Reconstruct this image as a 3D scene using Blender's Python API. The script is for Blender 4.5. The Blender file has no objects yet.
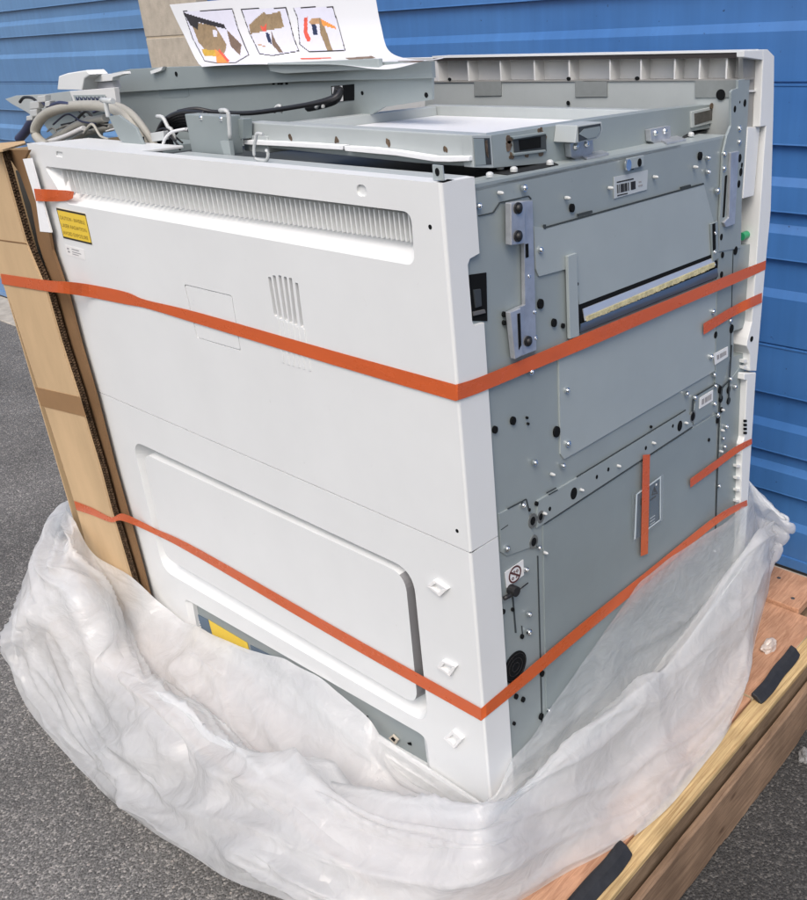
import bpy, bmesh, math, random
from mathutils import Vector, Matrix, noise
from mathutils.geometry import tessellate_polygon
random.seed(7)
S = bpy.context.scene
COL = S.collection
# ------------------------------------------------------------------ camera (solved from the machine's own right angles)
RX = Vector((0.6374478912529637, -0.7696381604096924, -0.03629446208906277))
RY = Vector((-0.3483092822727944, -0.2458273142787629, -0.9045714871899853))
RZ = Vector((0.6872705652214132, 0.5892588850375317, -0.4247742183614308))
CC = Vector((-0.8581368492411425, -0.8880800114480762, 1.2756030401693015))
F, PX, PY = 883.8504, 537.6515, 450.0
def ray(u, v): return RX * ((u - PX) / F) + RY * ((v - PY) / F) + RZ
def at(u, v, ax, val):
    """point of the plane <axis ax> = val that the photograph shows at (u, v)"""
    r = ray(u, v)
    return CC + r * ((val - CC[ax]) / r[ax])
def pix(P):
    d = Vector(P) - CC
    z = d.dot(RZ)
    return PX + F * d.dot(RX) / z, PY + F * d.dot(RY) / z
cam_d = bpy.data.cameras.new('camera'); cam = bpy.data.objects.new('camera', cam_d); COL.objects.link(cam)
cam.matrix_world = Matrix(((RX.x, -RY.x, -RZ.x, CC.x), (RX.y, -RY.y, -RZ.y, CC.y), (RX.z, -RY.z, -RZ.z, CC.z), (0, 0, 0, 1)))
cam_d.sensor_fit = 'HORIZONTAL'; cam_d.sensor_width = 36.0
cam_d.lens = F / 807.0 * 36.0
cam_d.shift_x = -(PX - 403.5) / 807.0
cam_d.clip_start = 0.02; cam_d.clip_end = 500
S.camera = cam
# ------------------------------------------------------------------ materials
def lin(r, g, b):
    f = lambda c: (c / 255) / 12.92 if c / 255 <= 0.04045 else ((c / 255 + 0.055) / 1.055) ** 2.4
    return (f(r), f(g), f(b), 1)
def new_mat(name):
    m = bpy.data.materials.new(name); m.use_nodes = True
    return m, m.node_tree.nodes, m.node_tree.links, m.node_tree.nodes['Principled BSDF']
def mat(name, c, rough=0.5, metal=0.0, var=0.06, vs=6.0, bump=0.0, bs=300.0, rvar=0.0, stretch=None, spec=0.5, coat=0.0):
    m, N, L, P = new_mat(name)
    P.inputs['Roughness'].default_value = rough; P.inputs['Metallic'].default_value = metal
    P.inputs['Specular IOR Level'].default_value = spec
    if coat: P.inputs['Coat Weight'].default_value = coat; P.inputs['Coat Roughness'].default_value = 0.15
    tc = N.new('ShaderNodeTexCoord'); mp = N.new('ShaderNodeMapping'); L.new(tc.outputs['Object'], mp.inputs['Vector'])
    if stretch: mp.inputs['Scale'].default_value = stretch
    nz = N.new('ShaderNodeTexNoise'); nz.inputs['Scale'].default_value = vs; nz.inputs['Detail'].default_value = 6
    nz.inputs['Roughness'].default_value = 0.65
    L.new(mp.outputs['Vector'], nz.inputs['Vector'])
    cr = N.new('ShaderNodeValToRGB')
    cr.color_ramp.elements[0].position = 0.3; cr.color_ramp.elements[1].position = 0.7
    cr.color_ramp.elements[0].color = tuple(min(1, x * (1 - var)) for x in c[:3]) + (1,)
    cr.color_ramp.elements[1].color = tuple(min(1, x * (1 + var)) for x in c[:3]) + (1,)
    L.new(nz.outputs['Fac'], cr.inputs['Fac']); L.new(cr.outputs['Color'], P.inputs['Base Color'])
    if rvar:
        mr = N.new('ShaderNodeMapRange'); mr.inputs['To Min'].default_value = max(0, rough - rvar); mr.inputs['To Max'].default_value = min(1, rough + rvar)
        L.new(nz.outputs['Fac'], mr.inputs['Value']); L.new(mr.outputs['Result'], P.inputs['Roughness'])
    if bump:
        n2 = N.new('ShaderNodeTexNoise'); n2.inputs['Scale'].default_value = bs; n2.inputs['Detail'].default_value = 4
        L.new(mp.outputs['Vector'], n2.inputs['Vector'])
        b = N.new('ShaderNodeBump'); b.inputs['Strength'].default_value = bump; b.inputs['Distance'].default_value = 0.002
        L.new(n2.outputs['Fac'], b.inputs['Height']); L.new(b.outputs['Normal'], P.inputs['Normal'])
    return m
def wood(name, c1, c2, scale, sx, rough=0.7, knots=True, bump=0.25):
    """grain running along the object's x axis"""
    m, N, L, P = new_mat(name)
    P.inputs['Roughness'].default_value = rough; P.inputs['Specular IOR Level'].default_value = 0.25
    tc = N.new('ShaderNodeTexCoord'); mp = N.new('ShaderNodeMapping'); mp.inputs['Scale'].default_value = sx
    L.new(tc.outputs['Object'], mp.inputs['Vector'])
    a = N.new('ShaderNodeTexNoise'); a.inputs['Scale'].default_value = scale; a.inputs['Detail'].default_value = 8; a.inputs['Roughness'].default_value = 0.7; a.inputs['Distortion'].default_value = 0.6
    L.new(mp.outputs['Vector'], a.inputs['Vector'])
    cr = N.new('ShaderNodeValToRGB'); cr.color_ramp.elements[0].color = c1; cr.color_ramp.elements[1].color = c2
    cr.color_ramp.elements[0].position = 0.33; cr.color_ramp.elements[1].position = 0.66
    L.new(a.outputs['Fac'], cr.inputs['Fac'])
    out = cr.outputs['Color']
    g = N.new('ShaderNodeTexNoise'); g.inputs['Scale'].default_value = 9; g.inputs['Detail'].default_value = 3; L.new(tc.outputs['Object'], g.inputs['Vector'])
    r2 = N.new('ShaderNodeMapRange'); r2.inputs['From Min'].default_value = 0.3; r2.inputs['From Max'].default_value = 0.7; r2.inputs['To Min'].default_value = 0.72; r2.inputs['To Max'].default_value = 1.15
    L.new(g.outputs['Fac'], r2.inputs['Value'])
    mx = N.new('ShaderNodeMix'); mx.data_type = 'RGBA'; mx.blend_type = 'MULTIPLY'; mx.inputs[0].default_value = 1
    L.new(out, mx.inputs[6]); L.new(r2.outputs['Result'], mx.inputs[7]); out = mx.outputs[2]
    if knots:
        v = N.new('ShaderNodeTexVoronoi'); v.inputs['Scale'].default_value = 7; v.feature = 'F1'
        mp2 = N.new('ShaderNodeMapping'); mp2.inputs['Scale'].default_value = (0.6, 1.4, 1.4); L.new(tc.outputs['Object'], mp2.inputs['Vector']); L.new(mp2.outputs['Vector'], v.inputs['Vector'])
        kr = N.new('ShaderNodeValToRGB'); kr.color_ramp.elements[0].position = 0.03; kr.color_ramp.elements[1].position = 0.09
        kr.color_ramp.elements[0].color = (0.35, 0.3, 0.28, 1); kr.color_ramp.elements[1].color = (1, 1, 1, 1)
        L.new(v.outputs['Distance'], kr.inputs['Fac'])
        m2 = N.new('ShaderNodeMix'); m2.data_type = 'RGBA'; m2.blend_type = 'MULTIPLY'; m2.inputs[0].default_value = 0.8
        L.new(out, m2.inputs[6]); L.new(kr.outputs['Color'], m2.inputs[7]); out = m2.outputs[2]
    L.new(out, P.inputs['Base Color'])
    b = N.new('ShaderNodeBump'); b.inputs['Strength'].default_value = bump; b.inputs['Distance'].default_value = 0.004
    L.new(a.outputs['Fac'], b.inputs['Height']); L.new(b.outputs['Normal'], P.inputs['Normal'])
    return m
WHITE = mat('white_plastic', (0.722, 0.738, 0.736, 1), 0.40, var=0.022, vs=5, bump=0.10, bs=700, spec=0.45, rvar=0.08)
WHITE2 = mat('white_plastic_inner', (0.66, 0.665, 0.66, 1), 0.5, var=0.03, vs=9)
def scuffed(m):
    N, L = m.node_tree.nodes, m.node_tree.links; P = N['Principled BSDF']; src = P.inputs['Base Color'].links[0].from_socket
    tc = N.new('ShaderNodeTexCoord'); a = N.new('ShaderNodeTexNoise'); a.inputs['Scale'].default_value = 38; a.inputs['Detail'].default_value = 9; a.inputs['Roughness'].default_value = 0.75; L.new(tc.outputs['Object'], a.inputs['Vector'])
    r = N.new('ShaderNodeValToRGB'); r.color_ramp.elements[0].position = 0.24; r.color_ramp.elements[0].color = (0.80, 0.79, 0.77, 1); r.color_ramp.elements[1].position = 0.36; r.color_ramp.elements[1].color = (1, 1, 1, 1); L.new(a.outputs['Fac'], r.inputs['Fac'])
    x = N.new('ShaderNodeMix'); x.data_type = 'RGBA'; x.blend_type = 'MULTIPLY'; x.inputs[0].default_value = 1; L.new(src, x.inputs[6]); L.new(r.outputs['Color'], x.inputs[7]); L.new(x.outputs[2], P.inputs['Base Color'])
scuffed(WHITE)
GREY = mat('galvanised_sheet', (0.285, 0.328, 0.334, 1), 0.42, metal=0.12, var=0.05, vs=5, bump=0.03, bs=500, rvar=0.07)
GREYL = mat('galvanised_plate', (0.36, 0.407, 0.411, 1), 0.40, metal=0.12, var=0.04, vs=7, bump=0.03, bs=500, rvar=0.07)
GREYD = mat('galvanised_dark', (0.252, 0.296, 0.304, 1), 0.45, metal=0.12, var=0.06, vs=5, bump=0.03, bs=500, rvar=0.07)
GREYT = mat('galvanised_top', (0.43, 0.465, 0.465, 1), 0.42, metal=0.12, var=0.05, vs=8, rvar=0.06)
ZINC = mat('bright_zinc', (0.50, 0.52, 0.55, 1), 0.36, metal=0.6, var=0.14, vs=40, rvar=0.1)
CHROME = mat('screw_steel', (0.75, 0.77, 0.78, 1), 0.18, metal=1.0, var=0.05)
STANDOFF = mat('white_nylon', (0.50, 0.52, 0.52, 1), 0.4, var=0.02)
BLACK = mat('black_plastic', (0.012, 0.012, 0.013, 1), 0.5, var=0.2)
HOLE = mat('hole_dark', (0.008, 0.009, 0.010, 1), 0.9, var=0.1, spec=0.1)
INNER = mat('inner_dark', (0.035, 0.042, 0.047, 1), 0.6, var=0.2, vs=12)
SEAM = mat('panel_gap', (0.05, 0.06, 0.065, 1), 0.8, var=0.1, spec=0.1)
SCORCH = mat('scorched_weld', (0.15, 0.105, 0.07, 1), 0.5, metal=0.5, var=0.7, vs=60)
RUBBER = mat('black_rubber', (0.016, 0.017, 0.020, 1), 0.6, var=0.3, vs=40, bump=0.4, bs=120)
CABLE_G = mat('grey_cable', (0.36, 0.35, 0.31, 1), 0.5, var=0.08, vs=30)
CABLE_B = mat('black_cable', (0.015, 0.015, 0.017, 1), 0.45, var=0.2)
CABLE_N = mat('navy_cable', (0.03, 0.035, 0.08, 1), 0.45, var=0.2)
PAPER = mat('white_paper', (0.70, 0.71, 0.73, 1), 0.6, var=0.01)
FOAM = mat('white_foam', (0.82, 0.83, 0.84, 1), 0.8, var=0.03, vs=50, bump=0.2, bs=200)
YELLOW = mat('label_yellow', (0.78, 0.55, 0.05, 1), 0.45, var=0.03)
INK = mat('label_ink', (0.02, 0.018, 0.015, 1), 0.5, var=0.1)
INKG = mat('label_grey_ink', (0.30, 0.30, 0.31, 1), 0.6, var=0.1)
LABELW = mat('label_white', (0.72, 0.73, 0.73, 1), 0.4, var=0.02)
LABELS = mat('label_silver', (0.45, 0.49, 0.51, 1), 0.4, var=0.03)
BLUEG = mat('blue_grey_card', (0.09, 0.14, 0.20, 1), 0.5, var=0.1)
GREEN = mat('green_plastic', (0.02, 0.30, 0.13, 1), 0.35, var=0.06)
TAPE = mat('orange_tape', (0.64, 0.120, 0.030, 1), 0.28, var=0.04, vs=9, bump=0.14, bs=40, stretch=(1, 1, 2), rvar=0.08)
TAPE.node_tree.nodes['Principled BSDF'].inputs['Alpha'].default_value = 0.88
BRUSH = mat('cream_brush', (0.55, 0.50, 0.30, 1), 0.8, var=0.35, vs=120)
MIRROR = mat('polished_strip', (0.78, 0.80, 0.82, 1), 0.30, metal=0.7, var=0.05)
BROWNSTRIP = mat('dark_brown_strip', (0.030, 0.024, 0.022, 1), 0.6, var=0.2)
PADGREY = mat('grey_foam_pad', (0.215, 0.235, 0.235, 1), 0.9, var=0.06, vs=60)
CARD = mat('cardboard', (0.54, 0.385, 0.225, 1), 0.85, var=0.10, vs=7, bump=0.15, bs=60, stretch=(1, 1, 0.35), spec=0.15)
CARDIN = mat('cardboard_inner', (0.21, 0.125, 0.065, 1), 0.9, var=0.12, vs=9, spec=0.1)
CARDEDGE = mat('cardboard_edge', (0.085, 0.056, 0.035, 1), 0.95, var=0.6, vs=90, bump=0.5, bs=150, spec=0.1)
CARDTAPE = mat('brown_tape', (0.31, 0.175, 0.075, 1), 0.35, var=0.08, vs=12)
PLY = wood('red_plywood', (0.36, 0.18, 0.105, 1), (0.60, 0.345, 0.215, 1), 20, (0.8, 9, 9), 0.65)
PLYEDGE = wood('plywood_edge', (0.42, 0.33, 0.21, 1), (0.58, 0.49, 0.34, 1), 18, (1, 14, 14), 0.75, knots=False)
LVL = wood('laminated_beam', (0.30, 0.18, 0.075, 1), (0.66, 0.49, 0.25, 1), 13, (0.5, 16, 16), 0.7, knots=False)
OLDW = wood('weathered_board', (0.16, 0.10, 0.065, 1), (0.33, 0.22, 0.14, 1), 13, (0.6, 10, 10), 0.85)
DARKW = wood('dark_brown_stringer', (0.14, 0.09, 0.055, 1), (0.27, 0.19, 0.12, 1), 11, (1, 9, 9), 0.9)  # dark brown for the dirty stringer face and the blocks
for m_ in (GREY, GREYL, GREYD): scuffed(m_)
# ------------------------------------------------------------------ mesh helpers
def link(name, bm, mats, parent=None, smooth=False, bevel=0.0):
    bmesh.ops.recalc_face_normals(bm, faces=bm.faces[:])
    me = bpy.data.meshes.new(name); bm.to_mesh(me); bm.free()
    for m in (mats if isinstance(mats, (list, tuple)) else [mats]): me.materials.append(m)
    if smooth:
        for p in me.polygons: p.use_smooth = True
    o = bpy.data.objects.new(name, me); COL.objects.link(o)
    if parent is not None: o.parent = parent
    if bevel:
        b = o.modifiers.new('bevel', 'BEVEL'); b.width = bevel; b.segments = 2; b.limit_method = 'ANGLE'; b.angle_limit = math.radians(40)
    return o
def tag(o, label, cat, group=None, kind=None):
    o['label'] = label; o['category'] = cat
    if group: o['group'] = group
    if kind: o['kind'] = kind
    return o
def empty(name, loc=(0, 0, 0)):
    o = bpy.data.objects.new(name, None); o.location = loc; o.empty_display_size = 0.05; COL.objects.link(o); return o
def add_prism(bm, pts, off, mi=0):
    """closed prism: outline pts (3-D, planar) pushed by off"""
    off = Vector(off)
    a = [bm.verts.new(p) for p in pts]; b = [bm.verts.new(Vector(p) + off) for p in pts]
    fs = []
    n = len(pts)
    if n > 4:
        for t in tessellate_polygon([[Vector(p) for p in pts]]):
            for vs in (a, b):
                try: fs.append(bm.faces.new([vs[i] for i in t]))
                except ValueError: pass
    else:
        fs.append(bm.faces.new(a)); fs.append(bm.faces.new(b[::-1]))
    for i in range(n):
        j = (i + 1) % n
        fs.append(bm.faces.new((a[i], a[j], b[j], b[i])))
    for f in fs: f.material_index = mi
def add_box(bm, lo, hi, mi=0):
    x0, y0, z0 = lo; x1, y1, z1 = hi
    add_prism(bm, [(x0, y0, z0), (x1, y0, z0), (x1, y1, z0), (x0, y1, z0)], (0, 0, z1 - z0), mi)
def disc_pts(c, ax, r, n=20, r2=None, squash=1.0):
    r2 = r if r2 is None else r2
    out = []
    for i in range(n):
        a = 2 * math.pi * i / n
        p, q = r * math.cos(a), r2 * math.sin(a)
        d = {0: (0, p, q), 1: (p, 0, q), 2: (p, q, 0)}[ax]
        out.append(Vector(c) + Vector(d))
    return out
def add_dome(bm, c, ax, r, h, sgn=-1, seg=12, rings=4, mi=0):
    """half dome sitting on a plane, bulging along sgn*axis"""
    c = Vector(c); prev = None
    for k in range(rings):
        t = k / rings * math.pi / 2
        ring = []
        for p in disc_pts(c, ax, r * math.cos(t), seg):
            p[ax] += sgn * h * math.sin(t); ring.append(bm.verts.new(p))
        if prev:
            for i in range(seg):
                f = bm.faces.new((prev[i], prev[(i + 1) % seg], ring[(i + 1) % seg], ring[i])); f.smooth = True; f.material_index = mi
        prev = ring
    p = c.copy(); p[ax] += sgn * h; top = bm.verts.new(p)
    for i in range(seg):
        f = bm.faces.new((prev[i], prev[(i + 1) % seg], top)); f.smooth = True; f.material_index = mi
def crom(pts, n):
    """Catmull-Rom through pts, n samples per span"""
    P = [Vector(p) for p in pts]; out = []
    for i in range(len(P) - 1):
        p0 = P[max(i - 1, 0)]; p1 = P[i]; p2 = P[i + 1]; p3 = P[min(i + 2, len(P) - 1)]
        for k in range(n):
            t = k / n
            out.append(0.5 * ((2 * p1) + (p2 - p0) * t + (2 * p0 - 5 * p1 + 4 * p2 - p3) * t * t + (3 * p1 - p0 - 3 * p2 + p3) * t ** 3))
    out.append(P[-1].copy()); return out
def add_tube(bm, pts, r, seg=10, n=8, mi=0):
    path = crom(pts, n) if n > 1 else [Vector(p) for p in pts]
    prev = None; up = Vector((0.13, 0.31, 0.94)).normalized()
    for i, p in enumerate(path):
        d = (path[min(i + 1, len(path) - 1)] - path[max(i - 1, 0)]).normalized()
        s = d.cross(up)
        if s.length < 1e-3: s = d.cross(Vector((1, 0, 0)))
        s.normalize(); w = s.cross(d)
        ring = [bm.verts.new(p + (s * math.cos(2 * math.pi * k / seg) + w * math.sin(2 * math.pi * k / seg)) * r) for k in range(seg)]
        if prev:
            for k in range(seg):
                f = bm.faces.new((prev[k], prev[(k + 1) % seg], ring[(k + 1) % seg], ring[k])); f.smooth = True; f.material_index = mi
        else: bm.faces.new(ring[::-1]).material_index = mi
        prev = ring
    bm.faces.new(prev).material_index = mi
def rrect(a0, b0, a1, b1, r, n=6):
    """rounded rectangle loop in (a, b), counter-clockwise"""
    out = []
    for cx, cy, s in ((a1 - r, b0 + r, -90), (a1 - r, b1 - r, 0), (a0 + r, b1 - r, 90), (a0 + r, b0 + r, 180)):
        for k in range(n + 1):
            t = math.radians(s + 90 * k / n); out.append((cx + r * math.cos(t), cy + r * math.sin(t)))
    return out
def rquad(c, r, n=6):
    """rounded quadrilateral loop from 4 corners (2-D), r = corner cut length"""
    out = []
    m = len(c)
    for i in range(m):
        p = Vector(c[i]); a = (Vector(c[i - 1]) - p).normalized() * r; b = (Vector(c[(i + 1) % m]) - p).normalized() * r
        for k in range(n + 1):
            t = k / n
            q = (p + a) * (1 - t) ** 2 + p * 2 * t * (1 - t) + (p + b) * t * t
            out.append((q.x, q.y))
    return out
def holed_face(bm, outer, holes, to3, mi=0):
    """flat face with holes; returns vert loops (outer, [holes])"""
    def ring(l):
        vs = [bm.verts.new(to3(p)) for p in l]
        return vs, [bm.edges.new((vs[i], vs[(i + 1) % len(vs)])) for i in range(len(vs))]
    ov, oe = ring(outer); hv = []; es = list(oe)
    for h in holes:
        v, e = ring(h); hv.append(v); es += e
    r = bmesh.ops.triangle_fill(bm, use_beauty=True, edges=es)
    for g in r['geom']:
        if isinstance(g, bmesh.types.BMFace): g.material_index = mi
    return ov, hv
def skirt(bm, loop, to3b, loop2, mi=0, smooth=False):
    """wall from an existing vert loop to a new loop of the same length"""
    nv = [bm.verts.new(to3b(p)) for p in loop2]
    for i in range(len(loop)):
        j = (i + 1) % len(loop)
        f = bm.faces.new((loop[i], loop[j], nv[j], nv[i])); f.material_index = mi; f.smooth = smooth
    return nv
def fill(bm, loop, mi=0):
    for t in tessellate_polygon([[v.co for v in loop]]):
        try:
            f = bm.faces.new([loop[i] for i in t]); f.material_index = mi
        except ValueError: pass
def PXS(pts, ax, val): return [at(u, v, ax, val) for u, v in pts]
def plate(name, pts, ax, val, depth, m, parent, bevel=0.0, smooth=False):
    """solid sheet whose outline lies on plane ax = val, its thickness going inwards (+ax)"""
    bm = bmesh.new(); off = [0, 0, 0]; off[ax] = depth
    add_prism(bm, PXS(pts, ax, val), off)
    return link(name, bm, m, parent, bevel=bevel)
def text(name, body, origin, xdir, ydir, size, m, parent, depth=0.0002, width=None):
    cu = bpy.data.curves.new(name, 'FONT'); cu.body = body; cu.size = size; cu.resolution_u = 2
    tmp = bpy.data.objects.new(name, cu); COL.objects.link(tmp)
    dg = bpy.context.evaluated_depsgraph_get(); dg.update()
    me = bpy.data.meshes.new_from_object(tmp.evaluated_get(dg)); bpy.data.objects.remove(tmp)
    me.materials.clear(); me.materials.append(m)
    X = Vector(xdir).normalized(); Y = Vector(ydir).normalized(); O = Vector(origin)
    w = max((v.co.x for v in me.vertices), default=1) or 1
    k = (width / w) if width else 1.0
    for v in me.vertices: v.co = O + X * v.co.x * k + Y * v.co.y
    o = bpy.data.objects.new(name, me); COL.objects.link(o); o.parent = parent
    return o
DEBUG_BAG = False
# ================================================================== SETTING
ZG = -0.38; WX = 1.57; ZD = -0.165
KD = (WX - CC.x) / (1.40 - CC.x)      # door heights below were measured for a door at x = 1.40
dz = lambda z: CC.z + (z - CC.z) * KD
dy = lambda y: CC.y + (y - CC.y) * KD
def asphalt():
    m, N, L, P = new_mat('asphalt')
    P.inputs['Roughness'].default_value = 0.9; P.inputs['Specular IOR Level'].default_value = 0.3
    tc = N.new('ShaderNodeTexCoord')
    v = N.new('ShaderNodeTexVoronoi'); v.inputs['Scale'].default_value = 190; v.inputs['Randomness'].default_value = 1
    L.new(tc.outputs['Object'], v.inputs['Vector'])
    r = N.new('ShaderNodeValToRGB'); e = r.color_ramp.elements
    e[0].position = 0.0; e[0].color = (0.118, 0.115, 0.111, 1); e[1].position = 1; e[1].color = (0.36, 0.342, 0.318, 1)
    k = e.new(0.55); k.color = (0.160, 0.156, 0.150, 1); k = e.new(0.8); k.color = (0.212, 0.206, 0.197, 1)
    sx = N.new('ShaderNodeSeparateColor'); L.new(v.outputs['Color'], sx.inputs['Color']); L.new(sx.outputs['Red'], r.inputs['Fac'])
    n = N.new('ShaderNodeTexNoise'); n.inputs['Scale'].default_value = 260; n.inputs['Detail'].default_value = 4; L.new(tc.outputs['Object'], n.inputs['Vector'])
    n2 = N.new('ShaderNodeTexNoise'); n2.inputs['Scale'].default_value = 2.2; n2.inputs['Detail'].default_value = 5; L.new(tc.outputs['Object'], n2.inputs['Vector'])
    a = N.new('ShaderNodeMapRange'); a.inputs['From Min'].default_value = 0.3; a.inputs['From Max'].default_value = 0.7; a.inputs['To Min'].default_value = 0.55; a.inputs['To Max'].default_value = 1.3; L.new(n.outputs['Fac'], a.inputs['Value'])
    b = N.new('ShaderNodeMapRange'); b.inputs['From Min'].default_value = 0.3; b.inputs['From Max'].default_value = 0.7; b.inputs['To Min'].default_value = 0.72; b.inputs['To Max'].default_value = 1.15; L.new(n2.outputs['Fac'], b.inputs['Value'])
    mu = N.new('ShaderNodeMath'); mu.operation = 'MULTIPLY'; L.new(a.outputs[0], mu.inputs[0]); L.new(b.outputs[0], mu.inputs[1])
    mx = N.new('ShaderNodeMix'); mx.data_type = 'RGBA'; mx.blend_type = 'MULTIPLY'; mx.inputs[0].default_value = 1
    L.new(r.outputs['Color'], mx.inputs[6]); L.new(mu.outputs[0], mx.inputs[7])
    # sparse pale stones in the wearing course, and a few oil spots
    v2 = N.new('ShaderNodeTexVoronoi'); v2.inputs['Scale'].default_value = 62; L.new(tc.outputs['Object'], v2.inputs['Vector'])
    st = N.new('ShaderNodeValToRGB'); st.color_ramp.elements[0].position = 0.16; st.color_ramp.elements[0].color = (1, 1, 1, 1); st.color_ramp.elements[1].position = 0.24; st.color_ramp.elements[1].color = (0, 0, 0, 1); L.new(v2.outputs['Distance'], st.inputs['Fac'])
    s2 = N.new('ShaderNodeSeparateColor'); L.new(v2.outputs['Color'], s2.inputs['Color'])
    gt = N.new('ShaderNodeMath'); gt.operation = 'GREATER_THAN'; gt.inputs[1].default_value = 0.86; L.new(s2.outputs['Green'], gt.inputs[0])
    sm_ = N.new('ShaderNodeMath'); sm_.operation = 'MULTIPLY'; L.new(st.outputs['Color'], sm_.inputs[0]); L.new(gt.outputs[0], sm_.inputs[1])
    m4 = N.new('ShaderNodeMix'); m4.data_type = 'RGBA'; L.new(sm_.outputs[0], m4.inputs[0]); L.new(mx.outputs[2], m4.inputs[6]); m4.inputs[7].default_value = (0.34, 0.31, 0.28, 1); mx = m4
    # darker asphalt colour with a ragged edge on the camera's right
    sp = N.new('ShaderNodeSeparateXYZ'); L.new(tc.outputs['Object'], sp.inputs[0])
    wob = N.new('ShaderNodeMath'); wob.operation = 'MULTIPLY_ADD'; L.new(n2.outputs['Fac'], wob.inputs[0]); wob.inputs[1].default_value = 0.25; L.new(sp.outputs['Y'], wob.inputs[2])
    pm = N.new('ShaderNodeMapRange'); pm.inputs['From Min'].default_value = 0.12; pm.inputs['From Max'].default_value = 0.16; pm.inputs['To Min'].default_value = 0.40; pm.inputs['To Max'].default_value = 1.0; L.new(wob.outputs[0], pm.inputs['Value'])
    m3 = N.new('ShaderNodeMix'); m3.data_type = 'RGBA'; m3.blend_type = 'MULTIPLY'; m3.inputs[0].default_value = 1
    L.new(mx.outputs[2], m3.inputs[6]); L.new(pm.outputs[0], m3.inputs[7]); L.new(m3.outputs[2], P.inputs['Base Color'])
    bp = N.new('ShaderNodeBump'); bp.inputs['Strength'].default_value = 0.6; bp.inputs['Distance'].default_value = 0.006
    ad = N.new('ShaderNodeMath'); ad.operation = 'SUBTRACT'; L.new(n.outputs['Fac'], ad.inputs[0]); L.new(v.outputs['Distance'], ad.inputs[1])
    L.new(ad.outputs[0], bp.inputs['Height']); L.new(bp.outputs['Normal'], P.inputs['Normal'])
    return m
bm = bmesh.new()
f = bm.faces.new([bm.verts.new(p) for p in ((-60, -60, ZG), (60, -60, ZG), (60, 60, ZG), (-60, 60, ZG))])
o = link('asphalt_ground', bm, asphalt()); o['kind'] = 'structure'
CONC = mat('concrete', (0.40, 0.37, 0.32, 1), 0.85, var=0.22, vs=14, bump=0.5, bs=120, spec=0.2)
bm = bmesh.new(); add_box(bm, (1.29, -6, ZG - 0.1), (2.0, 12, ZG + 0.006))
o = link('concrete_apron', bm, CONC, bevel=0.004); o['kind'] = 'structure'
# ---- blue steel roll-up doors
def blue_paint(name, c1, c2):
    m, N, L, P = new_mat(name)
    P.inputs['Specular IOR Level'].default_value = 0.6; P.inputs['Coat Weight'].default_value = 0.35; P.inputs['Coat Roughness'].default_value = 0.25
    tc = N.new('ShaderNodeTexCoord')
    n = N.new('ShaderNodeTexNoise'); n.inputs['Scale'].default_value = 2.5; n.inputs['Detail'].default_value = 7
    mp = N.new('ShaderNodeMapping'); mp.inputs['Scale'].default_value = (1, 0.6, 1.6); L.new(tc.outputs['Object'], mp.inputs['Vector']); L.new(mp.outputs['Vector'], n.inputs['Vector'])
    r = N.new('ShaderNodeValToRGB'); r.color_ramp.elements[0].position = 0.3; r.color_ramp.elements[1].position = 0.72
    r.color_ramp.elements[0].color = c1; r.color_ramp.elements[1].color = c2
    L.new(n.outputs['Fac'], r.inputs['Fac'])
    s = N.new('ShaderNodeTexNoise'); s.inputs['Scale'].default_value = 55; s.inputs['Detail'].default_value = 2; L.new(tc.outputs['Object'], s.inputs['Vector'])
    q = N.new('ShaderNodeValToRGB'); q.color_ramp.elements[0].position = 0.22; q.color_ramp.elements[1].position = 0.27
    q.color_ramp.elements[0].color = (0.35, 0.3, 0.3, 1); q.color_ramp.elements[1].color = (1, 1, 1, 1); L.new(s.outputs['Fac'], q.inputs['Fac'])
    mx = N.new('ShaderNodeMix'); mx.data_type = 'RGBA'; mx.blend_type = 'MULTIPLY'; mx.inputs[0].default_value = 1
    L.new(r.outputs['Color'], mx.inputs[6]); L.new(q.outputs['Color'], mx.inputs[7]); L.new(mx.outputs[2], P.inputs['Base Color'])
    mv = N.new('ShaderNodeMapping'); mv.inputs['Scale'].default_value = (1, 9, 0.7); L.new(tc.outputs['Object'], mv.inputs['Vector'])
    sk = N.new('ShaderNodeTexNoise'); sk.inputs['Scale'].default_value = 3.0; sk.inputs['Detail'].default_value = 6; L.new(mv.outputs['Vector'], sk.inputs['Vector'])
    sr = N.new('ShaderNodeMapRange'); sr.inputs['From Min'].default_value = 0.3; sr.inputs['From Max'].default_value = 0.75; sr.inputs['To Min'].default_value = 1.06; sr.inputs['To Max'].default_value = 0.90; L.new(sk.outputs['Fac'], sr.inputs['Value'])
    my = N.new('ShaderNodeMix'); my.data_type = 'RGBA'; my.blend_type = 'MULTIPLY'; my.inputs[0].default_value = 1; L.new(mx.outputs[2], my.inputs[6]); L.new(sr.outputs[0], my.inputs[7]); L.new(my.outputs[2], P.inputs['Base Color'])
    mr = N.new('ShaderNodeMapRange'); mr.inputs['To Min'].default_value = 0.28; mr.inputs['To Max'].default_value = 0.5; L.new(n.outputs['Fac'], mr.inputs['Value']); L.new(mr.outputs[0], P.inputs['Roughness'])
    b = N.new('ShaderNodeBump'); b.inputs['Strength'].default_value = 0.12; b.inputs['Distance'].default_value = 0.01
    L.new(n.outputs['Fac'], b.inputs['Height']); L.new(b.outputs['Normal'], P.inputs['Normal'])
    return m
BLUE = blue_paint('blue_door_paint', (0.038, 0.138, 0.365, 1), (0.056, 0.180, 0.435, 1))
PALEBLUE = blue_paint('pale_blue_door_paint', (0.085, 0.20, 0.40, 1), (0.12, 0.255, 0.47, 1))  # lighter blue for the door beyond the pillar
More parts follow.
